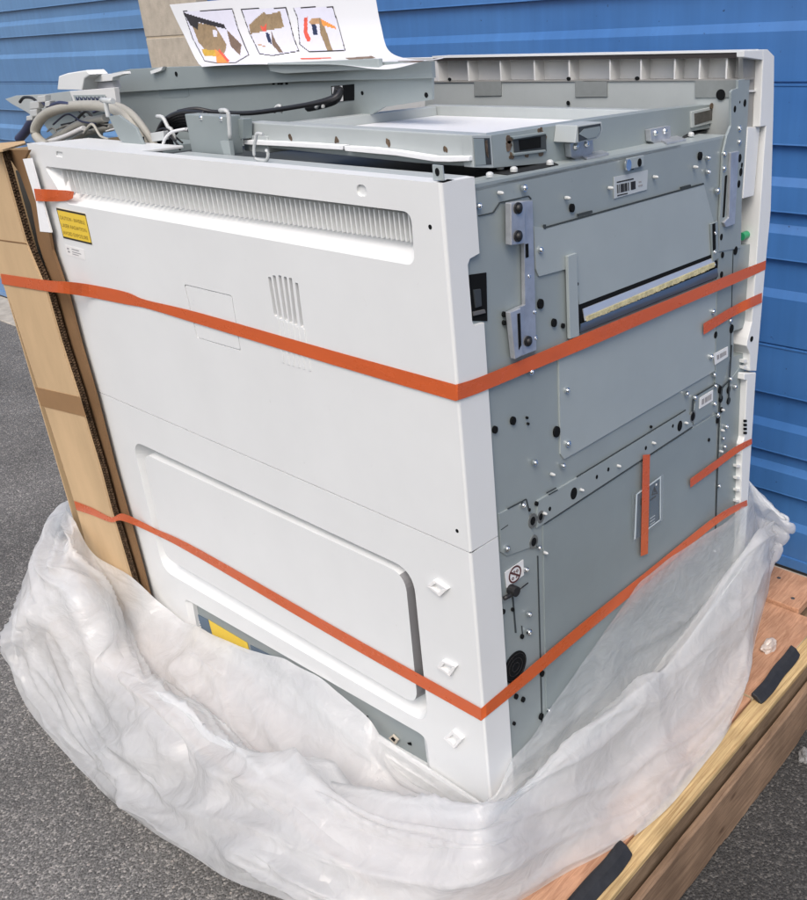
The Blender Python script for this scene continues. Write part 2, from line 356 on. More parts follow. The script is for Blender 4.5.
# (top of recess, bottom of recess) heights read down the door; thin seams between panels
REC = [(2.374, 2.283), (2.204, 2.16), (2.078, 1.983), (1.684, 1.593), (1.494, 1.435), (1.368, 1.275), (0.994, 0.903), (0.824, 0.78), (0.698, 0.603), (0.307, 0.213), (0.125, 0.077), (-0.004, -0.104)]
SEAMS = [1.834, 1.143, 0.454]
REC = [(dz(a), dz(b)) for a, b in REC]; SEAMS = [dz(z) for z in SEAMS]
def door_profile():
    ev = [(t, 'r', b) for t, b in REC] + [(z, 's', 0) for z in SEAMS]
    ev.sort(reverse=True)
    pr = [(0.0, 2.75)]
    for z, k, b in ev:
        if k == 's': pr += [(0.0, z + 0.004), (0.007, z + 0.003), (0.007, z - 0.001), (-0.002, z - 0.003), (-0.002, z - 0.007), (0.0, z - 0.010)]
        else: pr += [(-0.002, z + 0.004), (-0.003, z), (0.013, z + 0.003), (0.013, b + 0.010), (0.0, b - 0.014)]
    pr.append((0.0, ZG + 0.05)); return pr
def door(name, y0, y1, label, BLUE):
    d = empty(name, (WX, (y0 + y1) / 2, ZG))
    off = Vector(d.location)
    bm = bmesh.new(); prof = door_profile(); n = max(2, int((y1 - y0) / 0.25)); prev = None
    for i in range(n + 1):
        y = y0 + (y1 - y0) * i / n
        row = [bm.verts.new(Vector((WX + x + 0.0015 * noise.noise(Vector((y * 1.1, z * 1.7, 3))), y, z)) - off) for x, z in prof]
        if prev:
            for k in range(len(row) - 1): bm.faces.new((prev[k], prev[k + 1], row[k + 1], row[k]))
        prev = row
    link('door_curtain', bm, BLUE, d)
    bm = bmesh.new(); add_box(bm, Vector((WX - 0.006, y0, ZG + 0.018)) - off, Vector((WX + 0.03, y1, ZG + 0.056)) - off)
    link('bottom_bar', bm, BLUE, d, bevel=0.003)
    bm = bmesh.new(); add_box(bm, Vector((WX - 0.002, y0, ZG + 0.0065)) - off, Vector((WX + 0.024, y1, ZG + 0.0175)) - off)
    link('rubber_seal', bm, RUBBER, d)
    bm = bmesh.new(); add_box(bm, Vector((WX + 0.035, y0, ZG + 0.01)) - off, Vector((WX + 0.06, y1, 2.75)) - off)
    link('backing', bm, BLUE, d)
    tag(d, label, 'door', 'blue steel roll-up doors'); return d
door('roll_up_door', -5.0, dy(2.745), 'blue ribbed steel roll-up door directly behind the office printer, right of the block pillar', BLUE)
door('roll_up_door', dy(3.21), 10.0, 'lighter blue ribbed steel roll-up door beyond the block pillar, behind the loose cables', PALEBLUE)
# ---- block pillar between the doors
p = empty('block_pillar', (WX - 0.04, dy(2.98), ZG))
BLOCK = mat('concrete_block', (0.45, 0.40, 0.33, 1), 0.9, var=0.14, vs=18, bump=0.7, bs=160, spec=0.15)
MORTAR = mat('mortar', (0.50, 0.42, 0.31, 1), 0.95, var=0.1, spec=0.1)
bm = bmesh.new()
zj = at(170, 36.5, 0, WX - 0.04).z
for k in range(-9, 8):
    z0 = zj + 0.203 * k
    if z0 + 0.2 < ZG: continue
    add_box(bm, (0.0, -0.245, max(z0 + 0.004, ZG + 0.007) - ZG), (0.25, 0.245, z0 + 0.199 - ZG))
link('blocks', bm, BLOCK, p, bevel=0.003)
bm = bmesh.new(); add_box(bm, (0.003, -0.241, 0.008), (0.245, 0.241, zj + 0.203 * 8 - ZG - 0.006)); link('mortar_joints', bm, MORTAR, p)
tag(p, 'beige concrete block pillar standing between the two blue roll-up doors', 'pillar')
bm = bmesh.new(); add_box(bm, (WX - 0.06, -5, 2.752), (WX + 0.3, 9, 3.4)); o = link('building_lintel', bm, BLOCK); tag(o, 'beige block wall above the blue roll-up doors', 'wall')
# ================================================================== PALLET
pal = empty('wooden_pallet', (0.50, 0.6, ZG))
tag(pal, 'large wooden pallet with reddish plywood deck under the wrapped office printer', 'pallet')
PO = Vector(pal.location)
def pbox(name, lo, hi, m, bevel=0.002, jit=0.0):
    bm = bmesh.new(); add_box(bm, Vector(lo) - PO, Vector(hi) - PO)
    return link(name, bm, m, pal, bevel=bevel)
def plypanel(x0, x1, y0, y1, zt):
    bm = bmesh.new(); add_box(bm, Vector((x0, y0, zt - 0.015)) - PO, Vector((x1, y1, zt)) - PO, 1)
    for f in bm.faces:
        if f.calc_center_median().z > zt - PO.z - 0.001: f.material_index = 0
    return link('deck_panel', bm, [PLY, PLYEDGE], pal)
plypanel(-0.20, 0.158, -0.190, 1.50, ZD); plypanel(0.705, 1.078, -0.190, 1.50, ZD)
bm = bmesh.new(); add_box(bm, Vector((0.161, -0.186, ZD - 0.018)) - PO, Vector((0.702, 1.5, ZD - 0.004)) - PO); link('deck_panel', bm, PLY, pal)
for y0 in (-0.234, 0.58, 1.46):
    pbox('stringer', (-0.21, y0, -0.216 if y0 > 0 else -0.188), (1.22, y0 + 0.045, -0.1815 if y0 > 0 else -0.171), LVL, 0.003)
for x0 in (-0.20, 0.30, 0.70, 1.08):
    for y0 in (-0.190, 0.58, 1.46):
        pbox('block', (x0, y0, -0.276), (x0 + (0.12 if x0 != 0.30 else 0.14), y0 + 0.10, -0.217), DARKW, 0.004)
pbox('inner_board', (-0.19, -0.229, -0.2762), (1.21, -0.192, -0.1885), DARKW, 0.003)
# lower runners, the near one with a torn, splintered bottom edge
def runner(y0, y1, torn):
    bm = bmesh.new(); n = 110; rows = []
    for i in range(n + 1):
        x = -0.22 + 1.45 * i / n
        zb = ZG + 0.004 + (0.022 * max(0, noise.noise(Vector((x * 9, 1.3, 0)))) + 0.010 * abs(noise.noise(Vector((x * 40, 4.1, 0)))) if torn else 0)
        wv = 0.002 * noise.noise(Vector((x * 5, 7, 0)))
        rows.append([bm.verts.new(Vector(q) - PO) for q in ((x, y0 + wv, -0.232 + wv), (x, y0 - 0.004 + wv, -0.236 + wv), (x, y0 - 0.008 + wv * 2, zb), (x, y1, zb), (x, y1, -0.278), (x, y0 + 0.012 + wv, -0.278), (x, y0 + 0.012 + wv, -0.232 + wv))])
    k = len(rows[0])
    for a, b in zip(rows, rows[1:]):
        for i in range(k): bm.faces.new((a[i], a[(i + 1) % k], b[(i + 1) % k], b[i]))
    bm.faces.new(rows[0][::-1]); bm.faces.new(rows[-1])
    return link('runner', bm, OLDW, pal)
runner(-0.250, -0.12, True); runner(0.60, 0.72, False); runner(1.44, 1.54, False)
bm = bmesh.new(); add_box(bm, Vector((1.081, -0.130, ZD - 0.0145)) - PO, Vector((1.24, 0.9, ZD + 0.012)) - PO); link('end_board', bm, PLY, pal, bevel=0.003)
for x, y in ((1.12, -0.095), (1.19, -0.02), (1.14, 0.08)):
    bm = bmesh.new(); add_dome(bm, Vector((x, y, ZD + 0.012)) - PO, 2, 0.006, 0.002, 1, 8, 2); link('nail_head', bm, INNER, pal)
# rubber edge strips lying over the plywood edge
def edge_strip(x0, x1, w, lift, label):
    bm = bmesh.new(); rows = []; n = 16
    for i in range(n + 1):
        t = i / n; x = x0 + (x1 - x0) * t
        sag = 0.004 * noise.noise(Vector((x * 14, 2, 5)))
        y = -0.190 + sag; zt = ZD + 0.0035 + lift * t * t; e = 0.92 if i in (0, n) else 1
        prof = [(w * .55, 0.0), (w * .55, 0.008), (0.002, 0.012), (-0.012, 0.007), (-0.026 * e, -0.006), (-0.027 * e, -0.010), (-0.016, -0.009), (0.0, -0.0005)]
        rows.append([bm.verts.new((x, y + a, zt + b)) for a, b in prof])
    k = len(rows[0])
    for a, b in zip(rows, rows[1:]):
        for i in range(k): bm.faces.new((a[i], a[(i + 1) % k], b[(i + 1) % k], b[i]))
    bm.faces.new(rows[0][::-1]); bm.faces.new(rows[-1])
    o = link('rubber_edge_strip', bm, RUBBER, bevel=0.003); tag(o, label, 'edge strip', 'black rubber strips over the pallet edge'); return o
edge_strip(-0.02, 0.165, 0.018, 0.0, 'thick black rubber strip on the near corner of the plywood pallet edge')
edge_strip(0.70, 0.91, 0.006, 0.012, 'slim black rubber strip curving over the far plywood panel beside the crumpled film scrap')
# crumpled scrap and a stone
def lump(name, c, r, m, seed, sq=0.6, cuts=3):
    bm = bmesh.new(); bmesh.ops.create_icosphere(bm, subdivisions=cuts, radius=1)
    for v in bm.verts:
        d = v.co.normalized(); k = 1 + 0.45 * noise.noise(d * 1.7 + Vector((seed, 0, 0))) + 0.28 * abs(noise.noise(d * 4.3 + Vector((0, seed, 0))))
        v.co = Vector((d.x * r[0] * k, d.y * r[1] * k, max(-0.25, d.z) * r[2] * k)) + Vector(c)
    return link(name, bm, m)
SCRAP = mat('scrap_film', (0.52, 0.45, 0.40, 1), 0.35, var=0.15, vs=60)
a = at(769, 648, 2, ZD)
o = lump('film_scrap', (a.x, a.y, ZD + 0.004), (0.030, 0.014, 0.016), SCRAP, 3.1); tag(o, 'small crumpled scrap of clear film lying on the plywood deck', 'scrap')
STONE = mat('stone', (0.20, 0.20, 0.20, 1), 0.9, var=0.3, vs=60, bump=0.6)
a = at(806, 757, 2, ZG)
o = lump('stone', (a.x, a.y, ZG + 0.005), (0.022, 0.016, 0.018), STONE, 8.4); tag(o, 'grey stone lying on the dark asphalt beside the pallet', 'stone')
# ================================================================== PRINTER
L_ = 1.297; ZT = 1.10; ZS = 0.5185; YF = 0.006
pr_ = empty('office_printer', (0.45, 0.65, ZD))
tag(pr_, 'large stripped-down office printer in white and grey, strapped with orange tape on the pallet', 'printer')
def part(o, parent=pr_):
    o.parent = parent
    if parent.type == 'EMPTY': o.matrix_parent_inverse = Matrix.Translation(-Vector(parent.location))
    return o
def PL(name, pts, ax, val, depth, m, parent=pr_, bevel=0.0):
    return part(plate(name, pts, ax, val, depth, m, None, bevel), parent)
def MK(name, bm, m, parent=pr_, smooth=False, bevel=0.0):
    return part(link(name, bm, m, None, smooth, bevel), parent)
def BX(name, lo, hi, m, parent=pr_, bevel=0.0015):
    bm = bmesh.new(); add_box(bm, lo, hi); return MK(name, bm, m, parent, bevel=bevel)
# ---- chassis inside everything, coloured dark so the gaps read as deep shade
bm = bmesh.new(); add_box(bm, (0.055, 0.032, -0.13), (0.83, 1.29, 1.045)); add_box(bm, (0.06, 1.31, -0.13), (0.80, 1.56, 1.02))
MK('chassis', bm, INNER)
for x, y in ((0.12, 0.12), (0.75, 0.12), (0.12, 1.2), (0.75, 1.2)):
    bm = bmesh.new(); add_prism(bm, disc_pts((x, y, ZD), 2, 0.03), (0, 0, 0.034)); MK('foot', bm, RUBBER)
def lerp2(a, b, t): return (a[0] + (b[0] - a[0]) * t, a[1] + (b[1] - a[1]) * t)
# ---- upper rear cover
def yz(u, v): p = at(u, v, 0, 0.0); return (p.y, p.z)
F0 = lambda d: (lambda q: (d, q[0], q[1]))
def cover(name, z0, z1, holes, notch=None):
    """white cover: holed face on x=0, rounded corner, return strip on y=0; holes = list of (loop, [(depth, loop) ...], floor material)"""
    bm = bmesh.new(); r = 0.005
    outer = [(r, z0), (L_, z0), (L_, z1), (r, z1)]
    ov, hv = holed_face(bm, outer, [h[0] for h in holes], F0(0.0))
    for (loop, steps, mi), v in zip(holes, hv):
        for d, l2 in steps: v = skirt(bm, v, F0(d), l2, 0)
        if mi is not None: fill(bm, v, mi)
    # returns: left edge, top flange, bottom flange
    def quad(*p): bm.faces.new([bm.verts.new(q) for q in p])
    quad((0, L_, z0), (0, L_, z1), (0.03, L_, z1), (0.03, L_, z0))
    quad((0, r, z1), (0, L_, z1), (0.032, L_, z1), (0.032, r, z1)); quad((0, r, z0), (0.032, r, z0), (0.032, L_, z0), (0, L_, z0))
    prev = None
    for k in range(7):
        t = math.pi / 2 * k / 6; x, y = r - r * math.cos(t), r - r * math.sin(t)
        row = [bm.verts.new((x, y, z0)), bm.verts.new((x, y, z1))]
        if prev: bm.faces.new((prev[0], row[0], row[1], prev[1])).smooth = True
        prev = row
    quad((0, r, z1), (r, 0, z1), (0.032, 0.02, z1), (0.032, r, z1)); quad((0, r, z0), (r, 0, z0), (0.032, 0.02, z0), (0.032, r, z0))
    sx = 0.0665
    if notch: outl = [(r, z0), (sx, z0), (sx, notch[0][1])] + notch[1:-1] + [(sx - 0.0005, notch[-1][1]), (sx - 0.001, z1), (r, z1)]
    else: outl = [(r, z0), (sx, z0), (sx, z1), (r, z1)]
    a = [bm.verts.new((x, 0, z)) for x, z in outl]; b = [bm.verts.new((x, 0.016, z)) for x, z in outl]
    for t in tessellate_polygon([[Vector((x, 0, z)) for x, z in outl]]): bm.faces.new([a[i] for i in t])
    for i in range(len(a) - 1): bm.faces.new((a[i], a[i + 1], b[i + 1], b[i]))
    bmesh.ops.remove_doubles(bm, verts=bm.verts, dist=0.00005)
    return bm
# vent recess
vc = [yz(44, 166), yz(67, 204), yz(415, 266), yz(411, 212)]
vloop = rquad(vc, 0.018)
fc = [yz(52, 170), yz(72, 195), yz(411, 246), yz(409, 215)]
vmid = rquad(fc, 0.012)
# six short slots
slots = []
tops = [(292, 90), (303, 86), (317, 86), (330, 89), (343, 92), (358, 104)]; bots = [(308, 186), (320, 192), (333, 197), (345, 203), (357, 208), (372, 213)]
ends = [(325, 300), (338, 305), (350, 308), (363, 312), (376, 316), (390, 320)]
zz = lambda p: (150 + p[0] / 2.445, 240 + p[1] / 2.445)
for a, b in zip(tops, bots):
    (ua, va), (ub, vb) = zz(a), zz(b)
    q = [yz(ua - 1.5, va), yz(ub - 1.6, vb), yz(ub + 1.6, vb + 0.5), yz(ua + 1.5, va + 0.5)]
    l = rquad(q, 0.002, 3); slots.append((l, [(0.009, l)], 1))
b1 = rquad([yz(56, 151), yz(56, 156.5), yz(63, 157.5), yz(63, 152)], 0.006, 4)
b2 = rquad([yz(356, 184), yz(357, 196), yz(367, 197), yz(366, 185)], 0.009, 4)
nz0 = at(480, 253, 1, 0).z; nz1 = at(486, 322, 1, 0).z
nx = at(470, 290, 1, 0).x
notch = [(0.0665, nz1), (nx + 0.004, nz1 + 0.001), (nx, nz1 + 0.008), (nx - 0.001, nz0 - 0.012), (nx + 0.004, nz0 - 0.004), (0.066, nz0)]
hq = [(184, 284), (197, 338), (241, 351), (232, 295.5)]; hc = (213.5, 317)
hat = lambda k, r: rquad([yz(*lerp2(hc, p, k)) for p in hq], r, 3)
H0, H1 = hat(1.0, 0.006), hat(0.965, 0.005)
bm = cover('c', ZS + 0.0012, ZT, [(vloop, [(0.034, vmid)], 0)] + slots + [(H0, [(0.004, H0), (0.004, H1), (0.0003, H1)], 0), (b1, [(0.003, b1)], 0), (b2, [(0.004, b2)], 0)], notch)
up = MK('upper_rear_cover', bm, [WHITE, mat('slot_grey', (0.20, 0.20, 0.23, 1), 0.6)])
bm = bmesh.new()
for i in range(72):
    t = i / 71
    u0, v0 = 56 + (407 - 56) * t, 171.5 + (216.5 - 171.5) * t; u1, v1 = 71 + (409.5 - 71) * t, 193 + (245 - 193) * t
    # keep fins vertical: same y at top and foot
    y0, z0 = yz(u0, v0); zb = yz(u0 + (193 - 171) * 0.26, v0 + (v1 - v0))[1]
    add_box(bm, (0.012, y0 - 0.0015, zb), (0.0345, y0 + 0.0015, z0 + 0.001))
MK('vent_grille', bm, WHITE, up)
for (a, b) in zip(bots, ends):
    (ua, va), (ub, vb) = zz(a), zz(b); ua += .8; va += 1.5; bm = bmesh.new()
    add_prism(bm, PXS([(ua - 1.1, va), (ub - 1.1, vb), (ub + 1.1, vb + 0.4), (ua + 1.1, va + 0.4)], 0, -0.0012), (0.0013, 0, 0)); MK('moulded_rib', bm, WHITE, up, bevel=0.0006)
for u, v in ((430, 227), (457, 531)): bm = bmesh.new(); add_prism(bm, disc_pts(at(u, v, 0, -0.0004), 0, 0.0035, 12), (0.0005, 0, 0)); MK('screw_hole', bm, HOLE, up)
# labels on the upper cover
bm = bmesh.new(); k = lambda u, v: (50 + u / 12.86, 200 + v / 12.86)
cy = [k(78, 100), k(450, 178), k(540, 575), k(172, 488)]
add_prism(bm, PXS(cy, 0, -0.0008), (0.0009, 0, 0)); wl = MK('warning_label', bm, YELLOW)
bm = bmesh.new()
for ta, tb in ((0, 0.065), (0.945, 1.0)):
    add_prism(bm, PXS([lerp2(cy[0], cy[3], ta), lerp2(cy[1], cy[2], ta), lerp2(cy[1], cy[2], tb), lerp2(cy[0], cy[3], tb)], 0, -0.0012), (0.0004, 0, 0))
for sa, sb in ((0, 0.012), (0.988, 1)):
    add_prism(bm, PXS([lerp2(cy[0], cy[1], sa), lerp2(cy[0], cy[1], sb), lerp2(cy[3], cy[2], sb), lerp2(cy[3], cy[2], sa)], 0, -0.00105), (0.00025, 0, 0))
MK('label_border', bm, INK, wl)
INKY = mat('label_brown_ink', (0.20, 0.13, 0.02, 1), 0.5)
p0, p1, p3 = at(*cy[0], 0, 0), at(*cy[1], 0, 0), at(*cy[3], 0, 0)
wid = (p1 - p0).length; hei = (p3 - p0).length
for i, s in enumerate(('CAUTION - INVISIBLE', 'LASER RADIATION', 'AVOID EXPOSURE')):
    o = text('label_text', s, p0 + (p1 - p0) * 0.07 + (p3 - p0) * (0.35 + 0.25 * i) + Vector((-0.0011, 0, 0)), p1 - p0, p0 - p3, hei * 0.17, INKY, None, width=wid * 0.86)
    part(o, wl)
c2 = [k(190, 575), k(440, 640), k(455, 770), k(215, 700)]
bm = bmesh.new(); add_prism(bm, PXS(c2, 0, -0.0006), (0.0007, 0, 0)); sl = MK('small_label', bm, mat('label_bright', (0.8, 0.8, 0.79, 1), 0.35))
bm = bmesh.new()
for a, b, c, d in ((.08, .25, .18, .42), (.1, .55, .2, .72), (.33, .22, .7, .32), (.33, .5, .8, .58), (.33, .72, .66, .8)):
    q = [lerp2(lerp2(c2[0], c2[3], v), lerp2(c2[1], c2[2], v), u) for u, v in ((a, b), (c, b), (c, d), (a, d))]
    add_prism(bm, PXS(q, 0, -0.0009), (0.0003, 0, 0))
MK('label_print', bm, INKG, sl)
# ---- lower rear cover
go = rquad([yz(132, 440), yz(163, 570), yz(429, 726), yz(413, 571)], 0.05, 8)
gi_ = rquad([yz(142.5, 453), yz(165, 557), yz(418, 706), yz(405, 575)], 0.04, 8)
gf_o = rquad([yz(136, 446), yz(166, 562), yz(424, 714), yz(410, 573)], 0.048, 8)
gf_i = rquad([yz(141, 451), yz(165, 559), yz(419, 709), yz(406, 574)], 0.042, 8)
so = rquad([yz(184, 598), yz(193, 640), yz(433, 790), yz(426, 737)], 0.022, 6)
si = rquad([yz(188, 603), yz(194, 636), yz(424, 772), yz(419, 737)], 0.012, 6)
bm = cover('c', -0.15, ZS - 0.0012, [(go, [(0.050, gf_o), (0.050, gf_i), (0.0, gi_)], 0), (so, [(0.012, si), (0.022, si)], 1)])
for f in bm.faces:
    c = f.calc_center_median(); f.normal_update()
    if 0.0015 < c.x < 0.0495 and abs(f.normal.y) > 0.45 and pix((0, c.y, c.z))[0] > 398 and c.z > 0.1 and c.y > 0.06: f.material_index = 2
lo = MK('lower_rear_cover', bm, [WHITE, GREY, mat('groove_wall_grey', (0.26, 0.26, 0.27, 1), 0.6)])  # last material: plain grey on the groove's right side walls
xs = 0.0205
PL('blue_label', [(189, 610), (208, 620), (213, 636), (194, 627)], 0, xs, 0.001, BLUEG, lo)
PL('yellow_label', [(208.5, 620), (247, 643), (250, 654), (213, 637)], 0, xs - 0.0004, 0.001, YELLOW, lo)
PL('grey_label', [(250, 645), (276, 658), (278, 668), (252, 655)], 0, xs, 0.001, BLUEG, lo)
PL('grey_label', [(290, 669), (330, 690), (333, 705), (294, 690)], 0, xs, 0.001, BLUEG, lo)
bm = bmesh.new()
for i in range(7):
    t = i / 6; add_prism(bm, PXS([(190 + 5 * t, 608.5 + 15 * t), (196 + 5 * t, 611.5 + 15 * t), (196.3 + 5 * t, 612.8 + 15 * t), (190.3 + 5 * t, 609.8 + 15 * t)], 0, xs - 0.0006), (0.0005, 0, 0))
MK('label_print', bm, LABELW, lo)
bm = bmesh.new(); q = [(388.5, 738), (392.5, 735), (398, 740.5), (395, 745)]; add_prism(bm, PXS(q, 0, xs - 0.004), (0.004, 0, 0)); cn = MK('connector', bm, mat('connector_beige', (0.55, 0.5, 0.42, 1), 0.5), lo)
PL('connector_socket', [(390.5, 738.5), (392.8, 737), (395.5, 740), (394, 742)], 0, xs - 0.0046, 0.0008, HOLE, lo)
PL('connector_socket', [(407, 743), (410.5, 742.5), (411.5, 745.5), (408.5, 745)], 0, xs - 0.0006, 0.0008, HOLE, lo)
PL('connector_socket', [(365, 716), (367.5, 716), (368, 719), (366, 719)], 0, xs - 0.0006, 0.0008, HOLE, lo)
for q in ([(426, 586), (433.5, 580), (447.5, 589.5), (439.5, 597)], [(436, 667.5), (442, 660.5), (456, 667), (449.5, 677)], [(443, 738.5), (452, 730.5), (462.5, 739.5), (454, 749)]):
    c = (sum(p[0] for p in q) / 4, sum(p[1] for p in q) / 4)
    inn = [lerp2(c, p, 0.52) for p in q]
    bm = bmesh.new(); A = PXS(q, 0, -0.007); B = PXS(inn, 0, -0.007)
    for i in range(4):
        j = (i + 1) % 4; add_prism(bm, [A[i], A[j], B[j], B[i]], (0.0075, 0, 0))
    MK('cable_clip', bm, mat('clip_white', (0.80, 0.80, 0.79, 1), 0.5), lo, bevel=0.0012)
# ---- grey side: base panel
def dn(P, z): return Vector((P.x, P.y, z))
pts = PXS([(474, 184.5), (727, 135.5), (731, 160), (741, 160), (741, 246), (756, 243), (752, 325), (733.5, 331), (733.5, 357), (745, 352.5), (739, 541)], 1, YF)
pts.append(dn(pts[-1], -0.145)); pts.append(Vector((0.03, YF, -0.145))); pts.append(Vector((0.03, YF, pts[0].z)))
bm = bmesh.new(); add_prism(bm, pts, (0, 0.02, 0))
side = MK('side_panel', bm, GREY)
def SP(name, px, m, val=0.003, depth=None, bevel=0.0008):
    return PL(name, px, 1, val, (YF + 0.001 - val) if depth is None else depth, m, side, bevel)
bm = bmesh.new(); add_box(bm, (0.05, YF, 1.079), (0.80, 0.075, 1.0835)); MK('top_flange', bm, GREYL, side)
# big lower panel
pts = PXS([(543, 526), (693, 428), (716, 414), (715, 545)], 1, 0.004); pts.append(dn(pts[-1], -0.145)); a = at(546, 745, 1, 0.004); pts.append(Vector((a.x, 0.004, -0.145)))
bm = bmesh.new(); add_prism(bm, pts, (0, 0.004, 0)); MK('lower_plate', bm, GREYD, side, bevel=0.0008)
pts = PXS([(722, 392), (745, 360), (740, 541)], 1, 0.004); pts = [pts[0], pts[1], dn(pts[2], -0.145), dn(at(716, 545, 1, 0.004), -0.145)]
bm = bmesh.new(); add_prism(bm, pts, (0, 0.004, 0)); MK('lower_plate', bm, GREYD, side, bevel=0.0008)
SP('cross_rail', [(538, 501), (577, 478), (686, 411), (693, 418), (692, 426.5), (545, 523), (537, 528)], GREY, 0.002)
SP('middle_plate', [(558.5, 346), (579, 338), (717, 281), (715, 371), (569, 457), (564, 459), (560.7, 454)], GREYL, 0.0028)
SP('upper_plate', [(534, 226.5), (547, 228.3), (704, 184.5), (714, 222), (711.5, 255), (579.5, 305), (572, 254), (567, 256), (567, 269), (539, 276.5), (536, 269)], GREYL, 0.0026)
SP('label_plate', [(696.5, 396.5), (717, 384), (717, 410), (694, 425), (693, 417)], GREYD, 0.0022)
SP('corner_plate', [(499, 514), (526, 500), (528.5, 511), (531, 528), (538, 545), (507, 556), (501, 552)], GREY, 0.003)
SP('post_plate', [(719, 250), (741, 246), (731.5, 300), (730.5, 357), (722, 386), (715.5, 383), (717, 290)], GREYD, 0.0015)
pp = PL('post_bracket', [(731, 92), (733, 89.5), (738, 88), (738, 80), (750, 78), (749.4, 89), (746, 148), (742, 198), (741, 248), (719, 252), (720, 218), (723, 154), (727, 136), (731, 126)], 1, 0.000, 0.005, GREY, side, bevel=0.001)
# slot with polished strips and brush
SP('slot_gap', [(579, 304.5), (712, 254), (718, 262), (719, 277), (580, 333)], HOLE, 0.0024)
def tilt(name, px_top, px_bot, yt, yb, m, parent):
    a = PXS(px_top, 1, yt); b = PXS(px_bot[::-1], 1, yb); bm = bmesh.new(); add_prism(bm, a + b, (0, 0.0015, 0)); return MK(name, bm, m, parent)
tilt('polished_strip', [(583, 309), (712.5, 258)], [(585, 321), (716, 265)], 0.001, -0.003, MIRROR, side)
bm = bmesh.new(); N_ = 130
for i in range(N_):
    t = i / N_; t2 = (i + 0.85) / N_
    a0, a1 = lerp2((587, 316.5), (715, 262), t), lerp2((587, 316.5), (715, 262), t2); h = 4.6 + 1.1 * random.random()
    add_prism(bm, PXS([a0, a1, (a1[0], a1[1] + h), (a0[0], a0[1] + h)], 1, -0.0045), (0, 0.001, 0))
MK('brush_strip', bm, BRUSH, side)
tilt('polished_strip', [(581, 324), (717.5, 268)], [(580, 332.5), (718.5, 276.5)], -0.0035, 0.0012, mat('reflection_blue_strip', (0.22, 0.29, 0.36, 1), 0.3, metal=0.6, var=0.1), side)  # blue-grey reflection is put into this strip's base colour
SP('slot_bracket', [(568, 256), (577, 253), (579.5, 336), (570, 339)], GREYL, -0.004, 0.006)
SP('slot_bracket', [(711, 224), (718, 221), (719, 258), (713, 262)], GREYD, -0.002, 0.004)
SP('slot_gap', [(712.5, 224), (715.5, 223), (716, 249), (713, 251)], HOLE, -0.0026, 0.0008)
# zinc hinge brackets
hb = SP('hinge_bracket', [(523.7, 201), (532.6, 200.6), (536.4, 350), (515, 358.7), (510, 312), (520, 307), (525, 305)], ZINC, -0.003, 0.007, 0.0012)
SP('hinge_bracket', [(511, 203), (525.5, 200.8), (525.5, 243.5), (511.4, 245.5)], ZINC, -0.012, 0.012, 0.0015)
SP('hinge_bracket', [(510, 312.5), (521, 308), (523, 355), (515, 359.5)], ZINC, -0.010, 0.01, 0.0012)
for u, v, y_ in ((517.5, 208, -0.012), (517.5, 236, -0.012), (527.5, 341, -0.003)):
    bm = bmesh.new(); c = at(u, v, 1, y_); add_prism(bm, disc_pts(c, 1, 0.0085, 18), (0, -0.003, 0)); add_dome(bm, c + Vector((0, -0.003, 0)), 1, 0.0062, 0.005, -1, 14, 4); MK('hinge_bolt', bm, BLACK, side)
SP('hinge_slot', [(517.5, 314), (520.2, 313), (521.5, 345), (519, 350)], HOLE, -0.0106, 0.0008, 0)
SP('hinge_slot', [(525.5, 244), (528.5, 243.5), (528.8, 257), (526, 258)], HOLE, -0.0036, 0.0008, 0)
SP('hinge_bracket', [(731, 152.5), (739, 151), (735, 224), (726, 227), (724, 222.5), (729, 217.5)], ZINC, -0.006, 0.006, 0.0012)
SP('hinge_slot', [(725.3, 176), (727.3, 175), (724.6, 217), (722.8, 217.5)], HOLE, -0.0008, 0.0008, 0)
# thin gaps between sheets
def seam(px, w=1.0, val=0.0012):
    bm = bmesh.new()
    for a, b in zip(px, px[1:]):
        d = Vector((b[0] - a[0], b[1] - a[1])).normalized(); n = Vector((-d.y, d.x)) * w / 2
        add_prism(bm, PXS([(a[0] + n.x, a[1] + n.y), (b[0] + n.x, b[1] + n.y), (b[0] - n.x, b[1] - n.y), (a[0] - n.x, a[1] - n.y)], 1, val), (0, 0.0015, 0))
    return MK('sheet_gap', bm, SEAM, side)
seam([(546, 227.4), (704, 183.6)], 1.5, 0.0020); seam([(544.6, 524), (692.6, 427)], 0.8, 0.0015); seam([(577, 477), (686, 410)], 0.8, 0.0018)
seam([(538, 556), (542.5, 727)], 0.9, 0.0045); seam([(720.5, 388), (715.4, 540)], 0.9, 0.003); seam([(733.6, 240), (730.3, 357)], 0.8, 0.001)
seam([(717, 383.4), (696, 396), (693.6, 399.5), (692.6, 415)], 1.1, 0.0018); seam([(508, 509), (526.6, 499.3), (529, 510)], 1.0, 0.0022)
seam([(479, 216), (493.5, 212.5), (500, 202.6), (529, 196), (531.5, 199)], 0.9, 0.0045); seam([(545, 224.5), (545, 229)], 2.2, 0.002)
seam([(578, 215.3), (592.5, 211.5)], 2.6, 0.002); seam([(681, 188.3), (691, 185.5)], 2.4, 0.002)
seam([(731, 379), (722.5, 387.5), (721, 399)], 1.3, 0.001); seam([(732, 345), (729.5, 383), (729, 404)], 1.0, 0.001); seam([(547, 493), (556.5, 488)], 1.0, 0.001); seam([(549, 495), (558, 490)], 0.7, 0.001)
seam([(501, 530), (508, 525)], 0.8, 0.0028); seam([(513, 597), (516, 633)], 1.4, 0.0048); seam([(522, 626), (523, 638)], 0.8, 0.0048)
